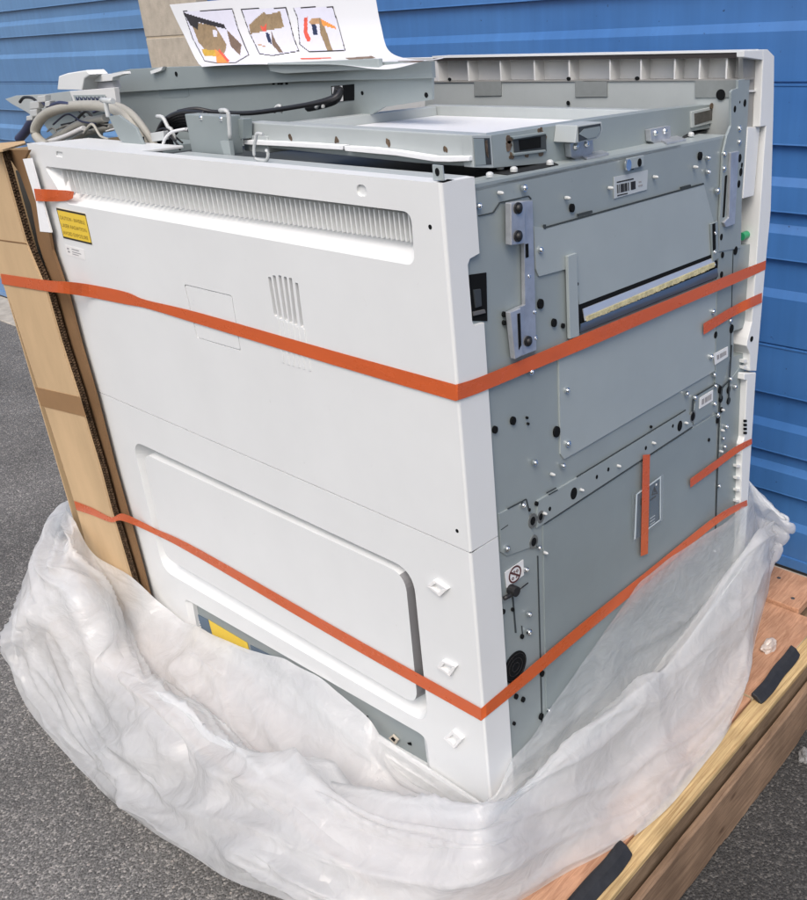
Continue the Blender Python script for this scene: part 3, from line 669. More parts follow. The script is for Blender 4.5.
# screws, stand-offs and holes
SCR = [(525.5, 188), (480, 206), (541.5, 250), (528.6, 276), (534, 312), (535.5, 338), (568, 390.6), (569, 444), (536, 463), (564, 466), (524, 505.5), (508, 549), (540, 548), (532, 372),
       (688, 394), (696, 398), (712, 357), (715, 375), (716, 386), (715, 404), (731, 379), (736, 387), (718.5, 415), (727, 427), (724, 438.6), (725.6, 447), (719.5, 486), (709, 172), (724.7, 168.7), (718.5, 191),
       (734, 209.6), (715, 233), (714.5, 252), (714, 311.7), (731, 321), (725, 154), (709, 158), (740, 128.5), (740, 142), (527, 570), (530, 614.6), (530, 632.5), (549.6, 711), (715, 551.5), (719, 549)]
NYL = [(501, 193), (568, 198), (611, 188), (656, 177), (696, 167), (553, 474.5), (545, 513.6), (582, 490), (619, 466), (654, 443), (686.5, 423), (723, 410), (723, 430.5), (721.5, 451.5), (546, 553)]
def mpp(u, v):
    a, b = at(u, v, 1, 0), at(u, v + 1, 1, 0); return (b - a).length
scr0 = None
for (u, v) in SCR:
    c = at(u, v, 1, -0.0015)
    if scr0 is None:
        bm = bmesh.new(); add_prism(bm, disc_pts((0, 0.0, 0), 1, 0.0054, 16), (0, 0.0045, 0)); add_dome(bm, (0, 0, 0), 1, 0.0043, 0.003, -1, 14, 4)
        add_box(bm, (-0.0026, -0.0031, -0.0004), (0.0026, -0.0027, 0.0004)); add_box(bm, (-0.0004, -0.00315, -0.0026), (0.0004, -0.00275, 0.0026))
        scr0 = MK('screw', bm, CHROME, side); scr0.location = c
    else:
        o = scr0.copy(); COL.objects.link(o); o.parent = side; o.location = c
        s = 0.85 + 0.3 * random.random(); o.scale = (s, 1, s); o.rotation_euler = (0, random.random() * 3, 0)
st0 = None
for (u, v) in NYL:
    c = at(u, v, 1, -0.001)
    if st0 is None:
        bm = bmesh.new(); add_prism(bm, disc_pts((0, 0.0, 0), 1, 0.0030, 12), (0, 0.0045, 0)); add_dome(bm, (0, 0, 0), 1, 0.0030, 0.0055, -1, 12, 4)
        st0 = MK('nylon_peg', bm, STANDOFF, side); st0.location = c
    else:
        o = st0.copy(); COL.objects.link(o); o.parent = side; o.location = c
HOL = [(573, 208, 5.2), (541.5, 304, 6), (555, 323, 5), (564, 326, 3), (505, 314.5, 3.4), (505, 323, 3), (574, 284, 2), (578, 284, 2), (496, 430, 4.5), (514, 421, 5), (528, 418, 1.6), (529, 424, 1.6), (557.5, 432, 6.5), (574, 493.5, 7),
       (597, 477, 2.4), (608.5, 469.5, 2.4), (537.5, 504, 2.6), (550, 509, 2.6), (533, 521, 5), (534, 542, 5), (541, 517, 4), (646, 448, 2.4), (701, 156, 5), (680, 426, 6), (693, 416.6, 5), (673, 426, 2), (732, 329, 5), (716, 335, 4),
       (729, 390, 4), (721, 390, 4), (721.5, 399, 4), (729, 401, 4), (721.5, 237, 4), (736, 250.5, 5), (723, 255, 3.6), (722, 274.5, 3.6), (745, 103, 4.5), (735, 109, 4), (740, 102, 1.6), (740, 158, 5), (741, 172, 5), (739, 184, 4.5), (742, 165, 3),
       (523, 637, 2.6), (524, 700, 3), (517, 697, 3), (515, 724, 2), (542, 717, 3.6), (543, 674, 3.4), (504, 612, 3), (513.6, 610, 2.2), (633, 165.5, 5), (709.5, 440, 2), (652, 427, 1.6), (530, 510, 2), (722, 410, 3), (718, 421, 3)]
for u, v, r in HOL:
    k = mpp(u, v) * r * 0.84; bm = bmesh.new()
    add_prism(bm, disc_pts(at(u, v, 1, -0.0004 if u > 718 and v < 340 else 0.0014), 1, k * 0.8, 16, k), (0, 0.004, 0))
    MK('bolt_hole', bm, HOLE, side)
# scorched spots round three studs
HALO = mat('weld_halo', (0.16, 0.17, 0.165, 1), 0.5, metal=0.3, var=0.4, vs=60)
for u, v, r in ((533, 521, 8), (534, 542, 7.5), (541, 517, 7), (693, 416.6, 6.5)):
    bm = bmesh.new(); k = mpp(u, v) * r; add_prism(bm, disc_pts(at(u, v, 1, 0.00185), 1, k * 0.75, 18, k * 0.9), (0, 0.002, 0)); MK('scorched_weld', bm, HALO, side)
# round fan opening and rod with knob
c = at(515.5, 667, 1, 0.0035); k = 0.031
bm = bmesh.new(); add_prism(bm, disc_pts(c, 1, k, 32), (0, 0.0035, 0)); fan = MK('fan_opening', bm, HOLE, side)
bm = bmesh.new()
for r in (0.010, 0.019, 0.028):
    ring = disc_pts(c + Vector((0, -0.0012, 0)), 1, r, 32); ring2 = disc_pts(c + Vector((0, -0.0012, 0)), 1, r - 0.0015, 32)
    for i in range(32):
        j = (i + 1) % 32; add_prism(bm, [ring[i], ring[j], ring2[j], ring2[i]], (0, 0.001, 0))
MK('fan_guard', bm, BLACK, side)
bm = bmesh.new(); add_tube(bm, [at(504, 598.5, 1, -0.004), at(511, 595, 1, -0.006), at(517, 592, 1, -0.006)], 0.004, n=2); add_prism(bm, disc_pts(at(517, 592, 1, -0.012), 1, 0.0095, 14), (0, 0.016, 0)); MK('latch_knob', bm, BLACK, side)
bm = bmesh.new(); add_tube(bm, [at(519, 590, 1, 0.0), at(528, 583, 1, 0.0)], 0.0012, n=1); MK('latch_rod', bm, BLACK, side)
# dark box behind the notch of the white cover
SP('latch_opening', [(469, 275), (486.5, 272.5), (487.5, 321), (471, 321)], HOLE, 0.0045, 0.002, 0)
SP('latch_block', [(474, 290), (481, 289), (482, 306), (476, 308)], INNER, 0.002, 0.003, 0.0005)
SP('latch_block', [(473.5, 312), (485, 309.5), (486, 313), (474, 316)], mat('latch_grey', (0.12, 0.12, 0.12, 1), 0.5), 0.001, 0.003, 0.0005)
# small holder above the barcode label
SP('sensor_holder', [(627, 158.5), (644, 155), (644, 166), (628, 170)], GREYL, -0.0005, 0.003)
bm = bmesh.new(); add_prism(bm, disc_pts(at(629, 165, 1, -0.004), 1, 0.008, 14, 0.0095), (0, 0.004, 0)); MK('sensor_lens', bm, CHROME, side)
bm = bmesh.new(); add_prism(bm, disc_pts(at(640, 162.5, 1, -0.0018), 1, 0.0055, 14, 0.007), (0, 0.003, 0)); MK('sensor_hole', bm, HOLE, side)
# labels
def sticker(name, q, m, val, bars=None):
    bm = bmesh.new(); add_prism(bm, PXS(q, 1, val), (0, 0.0012, 0)); s = MK(name, bm, m)
    return s
bl = sticker('barcode_label', [(614, 177), (648, 170), (647, 189.5), (614.3, 198.6)], LABELS, 0.0042)
def bars(q, n, val, m, parent, name='barcode', fillp=0.5):
    bm = bmesh.new(); random.seed(n)
    for i in range(n):
        if random.random() < 0.12: continue
        t0 = i / n; t1 = t0 + (0.35 + 0.6 * random.random()) / n
        add_prism(bm, PXS([lerp2(q[0], q[1], t0), lerp2(q[0], q[1], t1), lerp2(q[3], q[2], t1), lerp2(q[3], q[2], t0)], 1, val), (0, 0.0006, 0))
    return MK(name, bm, m, parent)
bars([(617, 184.8), (636, 180.8), (636.2, 188.8), (617.4, 193.4)], 26, 0.0037, INK, bl)
def tline(q0, q1, h, n, m, parent, val):
    bm = bmesh.new(); random.seed(n + int(q0[0]))
    t = 0
    while t < 1:
        w = min(1, t + (0.5 + random.random()) / n)
        a, b = lerp2(q0, q1, t), lerp2(q0, q1, w - 0.2 / n); add_prism(bm, PXS([a, b, (b[0], b[1] + h), (a[0], a[1] + h)], 1, val), (0, 0.0006, 0)); t = w
    return MK('label_print', bm, m, parent)
tline((617, 181.6), (634, 178), 1.4, 12, INK, bl, 0.0037); tline((617.5, 195), (628, 192.6), 1.2, 8, INK, bl, 0.0037); tline((639, 181.3), (641.5, 180.8), 1.5, 2, INKG, bl, 0.0037); tline((638.5, 185), (643, 184), 1.8, 3, INKG, bl, 0.0037)
l2 = sticker('serial_label', [(714, 354), (728, 346.5), (728, 356.5), (715, 365)], LABELW, -0.0002)
bars([(717, 355.5), (726.5, 350.5), (726.5, 354.5), (717.3, 360)], 16, -0.0008, INKG, l2)
l3 = sticker('serial_label', [(700, 398), (713, 390), (713, 400.5), (699.4, 409)], LABELW, 0.0008)
bars([(702, 399.5), (711.8, 393.5), (711.6, 399), (701.8, 405)], 16, 0.0002, INKG, l3)
nf = sticker('no_flame_label', [(505, 572.5), (523.4, 559.7), (524, 575), (506.7, 588)], LABELW, 0.0040)
c = at(515.2, 574.3, 1, 0.0032); R_ = 0.0165
bm = bmesh.new(); a = disc_pts(c, 1, R_, 28); b = disc_pts(c, 1, R_ * 0.82, 28)
for i in range(28):
    j = (i + 1) % 28; add_prism(bm, [a[i], a[j], b[j], b[i]], (0, 0.0006, 0))
for ang, w in ((-38, 0.0018),):
    d = Vector((math.cos(math.radians(ang)), 0, math.sin(math.radians(ang)))) * R_ * 0.85; n = Vector((-d.z, 0, d.x)).normalized() * w
    add_prism(bm, [c - d - n, c + d - n, c + d + n, c - d + n], (0, 0.0006, 0))
for dx, dz, r in ((-0.002, 0.005, .0028), (0.006, 0.004, 0.003), (-0.006, -0.006, 0.0028), (0.0035, -0.0075, .002)):
    a2 = disc_pts(c + Vector((dx, 0.0001, dz)), 1, r, 12); b2_ = disc_pts(c + Vector((dx, 0.0001, dz)), 1, r * 0.55, 12)
    for i in range(12):
        j = (i + 1) % 12; add_prism(bm, [a2[i], a2[j], b2_[j], b2_[i]], (0, 0.0005, 0))
MK('label_symbol', bm, mat('label_dark_red', (0.09, 0.03, 0.03, 1), 0.5), nf)
# ---- front cover seen edge-on
def yprism(name, px, y0, depth, m, parent=pr_, bevel=0.0015):
    bm = bmesh.new(); add_prism(bm, PXS(px, 1, y0), (0, depth, 0)); return MK(name, bm, m, parent, bevel=bevel)
fcv = yprism('front_cover', [(763, 49.6), (768, 49.3), (774.5, 56), (774, 100), (771, 210), (766, 262), (756.5, 371), (750, 371), (750, 354), (746.5, 346), (748, 338), (752, 322), (758, 240), (766, 126), (760, 127), (763, 60)], -0.012, 1.30, WHITE, bevel=0.003)
yprism('cover_end', [(744, 50.6), (763, 49.6), (763, 60), (757, 127), (766, 126.2), (758, 127.5), (756, 127), (761.5, 60), (744, 57)][:2] + [(763, 60), (744, 57)], -0.012, 0.016, WHITE, bevel=0.001)
lfc = yprism('lower_front_cover', [(744.5, 373.5), (756.3, 372.5), (755, 392), (746, 534), (737, 655), (731, 655), (740, 540), (742.5, 445), (744.5, 437), (746.5, 391), (747, 380), (744, 380)], -0.012, 1.30, WHITE, bevel=0.002)
for v in (453, 466, 478, 490, 501): bm = bmesh.new(); add_prism(bm, PXS([(737.5, v - 1), (743, v - 1), (743, v + 1.5), (737.5, v + 1.5)], 1, -0.008), (0, 0.03, 0)); MK('cover_tab', bm, WHITE, lfc, bevel=0.0005)
for v in (421, 425, 429, 433): bm = bmesh.new(); add_prism(bm, PXS([(744, v - 1.2), (747, v - 1.2), (747, v + 1.2), (744, v + 1.2)], 1, -0.0135), (0, 0.002, 0)); MK('cover_hole', bm, HOLE, lfc)
bm = bmesh.new(); add_prism(bm, disc_pts(at(752, 339, 1, -0.0135), 1, 0.0065, 14), (0, 0.002, 0)); MK('cover_hole', bm, HOLE, fcv)
for v in (360, 366): bm = bmesh.new(); add_prism(bm, PXS([(744, v), (750, v - 1), (750, v + 2), (744, v + 3)], 1, -0.006), (0, 0.03, 0)); MK('cover_tab', bm, WHITE, fcv)
CAV = mat('cavity_shade_grey', (0.27, 0.27, 0.26, 1), 0.6, var=0.08)  # grey carries the shade on the white plastic inside the cover
PL('cover_cavity', [(743, 57), (763, 58), (759, 127), (744, 130)], 1, 0.004, 0.01, CAV)
PL('cover_cavity', [(738, 190), (759, 126), (767, 126), (753, 330), (736, 331)], 1, 0.035, 0.01, CAV)
PL('cover_cavity', [(733, 329), (752, 323), (750, 372), (745, 353), (733, 358)], 1, 0.03, 0.01, INNER)
PL('cover_cavity', [(737, 392), (747, 380), (741, 560), (732, 560)], 1, 0.012, 0.01, INNER)
PL('cover_web', [(749, 90), (761, 89.5), (761, 91.5), (749, 92)], 1, 0.0, 0.01, WHITE2)
PL('white_bracket', [(748, 127), (760, 127), (754, 195.5), (743, 198.5)], 1, -0.002, 0.012, WHITE, bevel=0.001)
bm = bmesh.new(); a = at(748, 234, 1, 0.016); add_prism(bm, disc_pts(a, 0, 0.0085, 14), (-0.03, 0, 0)); add_dome(bm, a, 0, 0.0085, 0.006, 1); MK('green_knob', bm, GREEN)
# ribbed underside of the front edge
QX = 0.85
rb = PL('rib_back', [(436, 58), (743, 53), (746, 80), (431, 82.5)], 0, QX + 0.035, 0.006, WHITE2)
RIBS = [437, 467.5, 500, 534, 569, 610, 641, 675, 700, 727, 742]
for i, u in enumerate(RIBS):
    t = (u - 436) / (743 - 436); a = at(u, 60.5 + (57.5 - 60.5) * t, 0, QX); b = at(u + 2 * (t - .5), 81 - 2.0 * t, 0, QX)
    bm = bmesh.new(); add_box(bm, (QX, a.y - 0.0018, b.z), (QX + 0.036, a.y + 0.0018, a.z)); MK('rib', bm, WHITE2, rb)
PL('dark_strip', [(433, 57.3), (743, 51.5), (743, 57.8), (434, 60.8)], 0, QX - 0.004, 0.05, BROWNSTRIP)
PL('front_lip', [(432, 56), (744, 50.2), (743.5, 52.2), (432.5, 58)], 0, QX - 0.006, 0.06, WHITE)
PL('rib_floor', [(431, 81), (745, 78.7), (745, 80.3), (431, 82.5)], 0, QX - 0.003, 0.04, CAV)
q = PL('back_plate', [(425, 83), (741, 80), (738, 150), (425, 140)], 0, QX, 0.004, GREYT)
for c4 in ([(474, 81.8), (501, 81.6), (501, 95.5), (474, 96)], [(575, 80.8), (607, 80.6), (607, 96.5), (575, 97)], [(695, 80.3), (741, 80), (741, 97), (695, 97.5)]):
    PL('foam_pad', c4, 0, QX - 0.003, 0.003, PADGREY, q)
for u, v, r in ((720.6, 94.7, 0.0105), (568, 103, 0.005), (425, 95, 0.004)): bm = bmesh.new(); add_prism(bm, disc_pts(at(u, v, 0, QX - 0.0036), 0, r, 18), (0.001, 0, 0)); MK('bolt_hole', bm, HOLE, q)
for u, v in ((449.5, 79.3), (568.5, 78.7), (637, 78.3)): bm = bmesh.new(); add_prism(bm, disc_pts(at(u, v, 0, QX - 0.004), 0, 0.006, 14, 0.004), (0.001, 0, 0)); MK('bolt_hole', bm, HOLE, q)
# ================================================================== TOP OF THE PRINTER
YR = 0.075; XR = 0.15
fr = MK('frame_rail', (lambda b: (add_prism(b, PXS([(247, 122), (471.5, 135), (473.5, 167), (415, 163), (250, 146)], 0, XR), (0.034, 0, 0)), b)[1])(bmesh.new()), GREYT, bevel=0.002)
def onR2(px, val=YR): return PXS(px, 1, val)
bm = bmesh.new(); add_prism(bm, onR2([(491.5, 135), (600, 118.5), (670, 108.6), (718, 103.6), (717, 127), (693, 131), (678, 139), (649, 147.5), (571, 161), (494, 168)]), (0, 0.032, 0)); r2 = MK('side_rail', bm, GREY, bevel=0.002)
zt = at(491, 135, 1, YR).z
# mouth of the square tube
bm = bmesh.new(); add_prism(bm, onR2([(471.5, 135), (491.5, 135), (494, 168), (473.5, 167.5)], YR - 0.001), (0, 0.02, 0)); mth = MK('tube_mouth', bm, GREYT, bevel=0.001)
bm = bmesh.new(); add_prism(bm, onR2([(473.6, 138), (489.7, 138), (491.6, 164.5), (475.4, 165.5)], YR - 0.0018), (0, 0.001, 0)); MK('tube_hollow', bm, INNER, mth)
bm = bmesh.new(); add_prism(bm, onR2([(473.6, 138.5), (484, 138.5), (486, 164.5), (475.4, 165.5)], YR - 0.0024), (0, 0.0007, 0)); MK('tube_wall', bm, GREYD, mth)
bm = bmesh.new(); add_prism(bm, onR2([(485.3, 141), (487.5, 140), (488.8, 158), (486.6, 154)], YR - 0.0030), (0, 0.0007, 0)); MK('rust_run', bm, SCORCH, mth)
# scorched slot
for u, v, r in ((509, 146, 5.5), (509.5, 139.5, 4.5), (512, 156, 4), (541, 131, 4.5), (545, 137, 3.5), (541, 153, 4.5), (527, 154.5, 3)):
    bm = bmesh.new(); kk = mpp(u, v) * r * 1.3; o_ = at(u, v, 1, YR - 0.0012); pts = []
    for i in range(18):
        a_ = 2 * math.pi * i / 18; rr = kk * (0.75 + 0.5 * noise.noise(Vector((u + math.cos(a_) * 1.3, v + math.sin(a_) * 1.3, 0)))); pts.append(o_ + Vector((math.cos(a_) * rr, 0, math.sin(a_) * rr)))
    add_prism(bm, pts, (0, 0.003, 0)); MK('scorched_weld', bm, SCORCH, r2)
bm = bmesh.new(); add_prism(bm, onR2([(513.6, 138.3), (546, 133), (546.5, 151), (514.6, 154.5)], YR - 0.0022), (0, 0.001, 0)); MK('slot_opening', bm, INNER, r2)
bm = bmesh.new(); add_prism(bm, onR2([(512, 136.8), (545, 131.8), (547.5, 134), (514, 139.6)], YR - 0.005), (0, 0.006, 0)); add_prism(bm, onR2([(514, 153), (546, 149.5), (546, 152), (514.6, 156)], YR - 0.005), (0, 0.006, 0)); MK('slot_lip', bm, GREYD, r2, bevel=0.001)
bm = bmesh.new(); add_prism(bm, onR2([(519, 140), (541, 136.5), (541, 147.5), (520, 150.5)], YR - 0.003), (0, 0.001, 0)); MK('slot_opening', bm, HOLE, r2)
# short open box welded to the side rail
ya, yb = YR, 0.030
def solid8(a, b): bm = bmesh.new(); n = len(a); A = [bm.verts.new(p) for p in a]; B = [bm.verts.new(p) for p in b]; bm.faces.new(A); bm.faces.new(B[::-1]); [bm.faces.new((A[i], A[(i + 1) % n], B[(i + 1) % n], B[i])) for i in range(n)]; return bm
e_ = PXS([(577, 125.3), (602, 121.7), (602.8, 131), (597.5, 139), (577, 143), (575, 143)], 1, yb)
w_ = [p + Vector((-0.0, YR - yb, 0)) for p in e_]
bx = MK('welded_box', solid8(e_, w_), GREYT, r2, bevel=0.0015)
bm = bmesh.new(); add_prism(bm, PXS([(578.6, 127), (600.6, 123.5), (601.2, 130.6), (596.5, 137.2), (588, 139), (579, 141.5)], 1, yb - 0.0012), (0, 0.001, 0)); MK('box_hollow', bm, INNER, r2)
bm = bmesh.new(); add_prism(bm, PXS([(579, 134), (584, 129), (600, 126), (601, 130.5), (596.5, 137), (588, 138.8)], 1, yb - 0.0019), (0, 0.0006, 0)); MK('box_wall', bm, GREYD, r2)
for q in ([(570, 143.5), (593, 138.5), (594, 150), (590, 157), (580, 161), (571, 157)], [(650.5, 129.5), (670.5, 125.5), (671, 136), (668, 142), (658, 146), (651, 141)]):
    bm = bmesh.new(); add_prism(bm, PXS(q, 1, 0.062), (0, 0.012, 0)); ft = MK('foot_bracket', bm, ZINC, bevel=0.001)
    bm = bmesh.new(); c0 = q[3]
    add_prism(bm, PXS([(q[5][0] + 3, q[5][1] - 4), (q[2][0], q[2][1] - 1), (q[2][0] + 15, q[2][1] + 5), (q[5][0] + 16, q[5][1] + 4)], 2, 1.0835), (0, 0, 0.004)); MK('foot_plate', bm, ZINC, ft, bevel=0.0008)
    for t in (0.25, 0.72):
        u = q[0][0] + (q[1][0] - q[0][0]) * t; v = q[0][1] + (q[1][1] - q[0][1]) * t + 4.5
        bm = bmesh.new(); add_dome(bm, at(u, v, 1, 0.0615), 1, 0.0062, 0.005, -1, 14, 4); MK('screw', bm, CHROME, ft)
# far tube of the side rail
bm = bmesh.new(); add_prism(bm, PXS([(691.5, 111.5), (716, 106), (717, 122), (692, 128)], 1, YR - 0.004), (0, 0.006, 0)); MK('rail_end', bm, GREYT, r2, bevel=0.001)
bm = bmesh.new(); add_prism(bm, PXS([(694.5, 113.5), (714, 109), (714, 119.5), (695, 125)], 1, YR - 0.0048), (0, 0.001, 0)); MK('rail_hollow', bm, mat('scorched_inside', (0.10, 0.095, 0.085, 1), 0.6, metal=0.3, var=0.4, vs=50), r2)
bm = bmesh.new(); add_prism(bm, disc_pts(at(712, 106, 1, YR - 0.0062), 1, 0.006, 12), (0, 0.002, 0)); MK('scorched_weld', bm, SCORCH, r2)
# far rails and the white sheet between them
BX('frame_rail', (0.65, 0.11, 1.094), (0.68, 0.70, 1.139), GREYT, bevel=0.002)
BX('frame_rail', (0.155, 0.665, 1.094), (0.649, 0.695, 1.137), GREYT, bevel=0.002)
BX('frame_rail', (0.145, 0.60, 1.095), (0.20, 0.664, 1.125), GREYT, bevel=0.002)
BX('glass_tray', (0.186, 0.110, 1.10), (0.649, 0.664, 1.118), mat('white_tray', (0.88, 0.89, 0.91, 1), 0.3, var=0.01), bevel=0.001)
for y in (0.60, 0.50, 0.38, 0.24): bm = bmesh.new(); add_prism(bm, [(0.6485, y - .008, 1.102), (0.6485, y + .008, 1.102), (0.6485, y + .006, 1.116), (0.6485, y - .006, 1.116)], (0.002, 0, 0)); MK('scorched_weld', bm, SCORCH)
# rust spots on the near rail
for u, v in ((290, 137), (336.5, 140), (388, 142.5), (445, 149.5)):
    bm = bmesh.new(); o_ = at(u, v, 0, XR - 0.0008); pts = []
    for i in range(14):
        a_ = 2 * math.pi * i / 14; rr = 0.006 * (0.8 + 0.6 * noise.noise(Vector((u + math.cos(a_), v + math.sin(a_), 0)))); pts.append(o_ + Vector((0, math.cos(a_) * rr, math.sin(a_) * rr * 1.2)))
    add_prism(bm, pts, (0.001, 0, 0)); MK('rust_spot', bm, SCORCH, fr)
bm = bmesh.new(); add_dome(bm, at(243.5, 128, 0, XR - 0.001), 0, 0.013, 0.008, -1, 16, 5); MK('bolt', bm, mat('rusty_bolt', (0.30, 0.26, 0.20, 1), 0.4, metal=0.8, var=0.5, vs=80), fr)
# white foam strips under the near rail
for px in ([(243, 140), (300, 142.6), (343, 145.4), (342.5, 150), (290, 146.6), (243, 144.3)], [(344, 146.2), (371, 147.6), (396, 150.6), (434, 156.6), (469, 156.2), (469, 161), (450, 162), (434, 161.6), (396, 155.6), (345, 151)]):
    PL('foam_strip', px, 0, 0.135, 0.014, FOAM, bevel=0.0008)
# ledges between the cover and the frame
BX('inner_rail', (0.055, 0.03, 1.052), (0.088, 0.78, 1.0965), GREYT)
BX('inner_rail', (0.034, 0.08, 1.06), (0.050, 1.20, 1.0975), GREYL)
BX('inner_rail', (0.094, 0.09, 1.05), (0.106, 0.70, 1.091), GREYL)
BX('cover_flange', (0.0325, 0.88, 1.0925), (0.135, 1.29, 1.0985), WHITE)
PL('mount_tab', [(432, 164.5), (442, 165.5), (443.5, 181), (433, 180)], 0, 0.012, 0.003, GREYL, bevel=0.0006)
bm = bmesh.new(); add_prism(bm, disc_pts(at(437, 172, 0, 0.0113), 0, 0.004, 12, 0.0055), (0.001, 0, 0)); MK('bolt_hole', bm, HOLE)
bm = bmesh.new(); add_prism(bm, PXS([(476, 171.5), (545, 158.5), (558.5, 165), (510, 175.5)], 2, 1.0838), (0, 0, 0.0012)); MK('dark_gasket', bm, BLACK)
bm = bmesh.new(); add_prism(bm, PXS([(680, 139.5), (692, 128.5), (707, 131), (688, 137)], 2, 1.0838), (0, 0, 0.0012)); MK('dark_gasket', bm, BLACK)
pg0 = None
for u, v in ((500.5, 169), (514, 171.5), (550, 164.5), (490, 177), (691, 136)):
    c = at(u, v, 2, 1.086)
    bm = bmesh.new(); add_prism(bm, disc_pts(c, 2, 0.006, 14), (0, 0, 0.004)); add_dome(bm, c + Vector((0, 0, 0.004)), 2, 0.006, 0.004, 1, 14, 3); MK('nylon_peg', bm, STANDOFF)
# tall grey plate behind the frame
tp = PL('tall_plate', [(112, 91), (114, 118), (160, 150), (300, 143), (345, 130), (384, 107), (432, 99.5), (432, 76), (300, 80)], 0, 0.452, 0.006, GREY)
PL('plate_flange', [(112, 73), (130, 69), (165, 67), (270, 64), (431, 61), (432, 78), (300, 81.5), (112, 93)], 0, 0.440, 0.011, GREY, tp, bevel=0.001)
PL('plate_recess', [(159, 90), (188, 88.5), (189, 95.5), (186, 97), (162, 98), (159, 96)], 0, 0.4512, 0.002, GREYD, tp)
PL('square_opening', [(331, 86), (354, 84), (354, 100), (332, 102)], 0, 0.4508, 0.002, HOLE, tp)
PL('opening_guard', [(332, 87), (342, 85.5), (343, 101), (333, 101.5)], 0, 0.4498, 0.001, LABELW, tp)
for u, v, r in ((176, 74, 0.006), (362, 93, 0.004), (426, 95, 0.005)): bm = bmesh.new(); add_prism(bm, disc_pts(at(u, v, 0, 0.4390 if v < 80 else 0.4510), 0, r, 12), (0.002, 0, 0)); MK('bolt_hole', bm, HOLE, tp)
for u in (272, 277, 280, 285): bm = bmesh.new(); add_prism(bm, PXS([(u, 82.5), (u + 2.4, 82), (u + 2.8, 84.5), (u + 0.3, 84.8)], 0, 0.4511), (0.001, 0, 0)); MK('bolt_hole', bm, HOLE, tp)
PL('sheet_support', [(267, 63), (378, 58.5), (379, 69), (285, 73.5), (270, 71)], 0, 0.425, 0.012, GREYL, tp, bevel=0.001)
BX('tall_plate_post', (0.452, 0.50, 1.04), (0.47, 0.66, 1.17), GREY) if False else None
# grey box bracket near the cover
hbx = PL('holder_bracket', [(184.5, 114), (226, 116), (229.5, 155), (192, 152.5)], 0, 0.10, 0.03, GREY, bevel=0.0015)
PL('holder_bracket', [(228, 118), (243, 119), (243, 139), (231, 140)], 0, 0.125, 0.02, GREYD, bevel=0.001)
PL('holder_foot', [(220, 141), (229, 141), (231, 155.5), (224, 155)], 0, 0.092, 0.008, GREYL)
bm = bmesh.new()
for u, v in ((201, 118), (221, 119)): add_dome(bm, at(u, v, 0, 0.0998), 0, 0.005, 0.003, -1, 10, 3)
MK('screw', bm, CHROME, hbx)
# cable clips (white nylon hooks)
def clip(name, px, ax, val, r=0.0032, m=STANDOFF):
    bm = bmesh.new(); add_tube(bm, PXS(px, ax, val), r, 8, 3); return MK(name, bm, m)
clip('cable_hook', [(263, 134.5), (257, 133.5), (255.5, 140), (254, 148), (255, 158), (262, 160.5), (267, 160), (268, 153), (266, 150)], 0, 0.05, 0.0028)
clip('cable_hook', [(220, 110.5), (227, 111), (229, 120), (230, 138)], 0, 0.085, 0.004)
clip('cable_hook', [(157, 116.5), (163, 117.5), (168, 127), (172, 130), (175, 141)], 0, 0.16, 0.0042)
clip('cable_hook', [(274, 112), (277, 106.5), (281, 106.5), (281, 112)], 0, 0.40, 0.004)
clip('cable_hook', [(316, 108), (320, 103), (323, 104), (323, 108)], 0, 0.40, 0.004)
clip('cable_hook', [(102, 100), (113, 101)], 0, 0.12, 0.006); clip('cable_hook', [(105.5, 101), (107, 110), (108.5, 117)], 0, 0.12, 0.005)
# cables
def cable(px, val, r, m, dx=0.0):
    bm = bmesh.new(); n = len(px); add_tube(bm, [at(u, v, 0, val + dx * i / max(1, n - 1)) for i, (u, v) in enumerate(px)], r, 10, 8); return MK('cable', bm, m)
cable([(47, 146), (37, 137), (36, 127), (45, 115), (62, 108), (85, 105.5), (107, 107), (125, 116), (140, 132), (154, 152)], 0.13, 0.0115, CABLE_G, 0.03)
cable([(104, 104), (118, 106), (132, 114), (145, 130), (160, 154)], 0.17, 0.008, CABLE_G, -0.02)
cable([(44, 144), (62, 134), (80, 124), (106, 118)], 0.17, 0.009, CABLE_G); cable([(70, 142), (88, 133), (112, 128)], 0.2, 0.007, CABLE_G)
cable([(48, 142), (64, 137), (84, 128)], 0.15, 0.006, mat('white_cable', (0.6, 0.6, 0.6, 1), 0.4))
cable([(19, 139), (26, 131), (32, 122), (42, 117)], 0.16, 0.011, CABLE_N)
cable([(20, 102), (24, 97.5), (32, 98), (38, 103)], 0.14, 0.0035, CABLE_B); cable([(40, 98), (48, 106), (60, 103), (72, 105)], 0.14, 0.005, CABLE_N)
for i in range(7):
    o_ = i * 2.6
    cable([(157 + o_, 147), (158 + o_ * .8, 132 + o_ * .3), (166 + o_ * .6, 119 + o_ * .9), (182, 112 + o_ * 1.1), (205 + o_, 113 + o_ * 1.2)], 0.17 + 0.006 * i, 0.0045, CABLE_B)
cable([(178, 112), (196, 109), (215, 112), (250, 113), (300, 106), (332, 99), (341, 90)], 0.26, 0.005, CABLE_B, 0.14)
cable([(162, 149), (165, 139), (172, 132), (186, 129)], 0.13, 0.003, LABELW)
cable([(308, 107), (325, 103), (336, 98), (339, 88)], 0.41, 0.010, CABLE_B)
_w = random.Random(21)
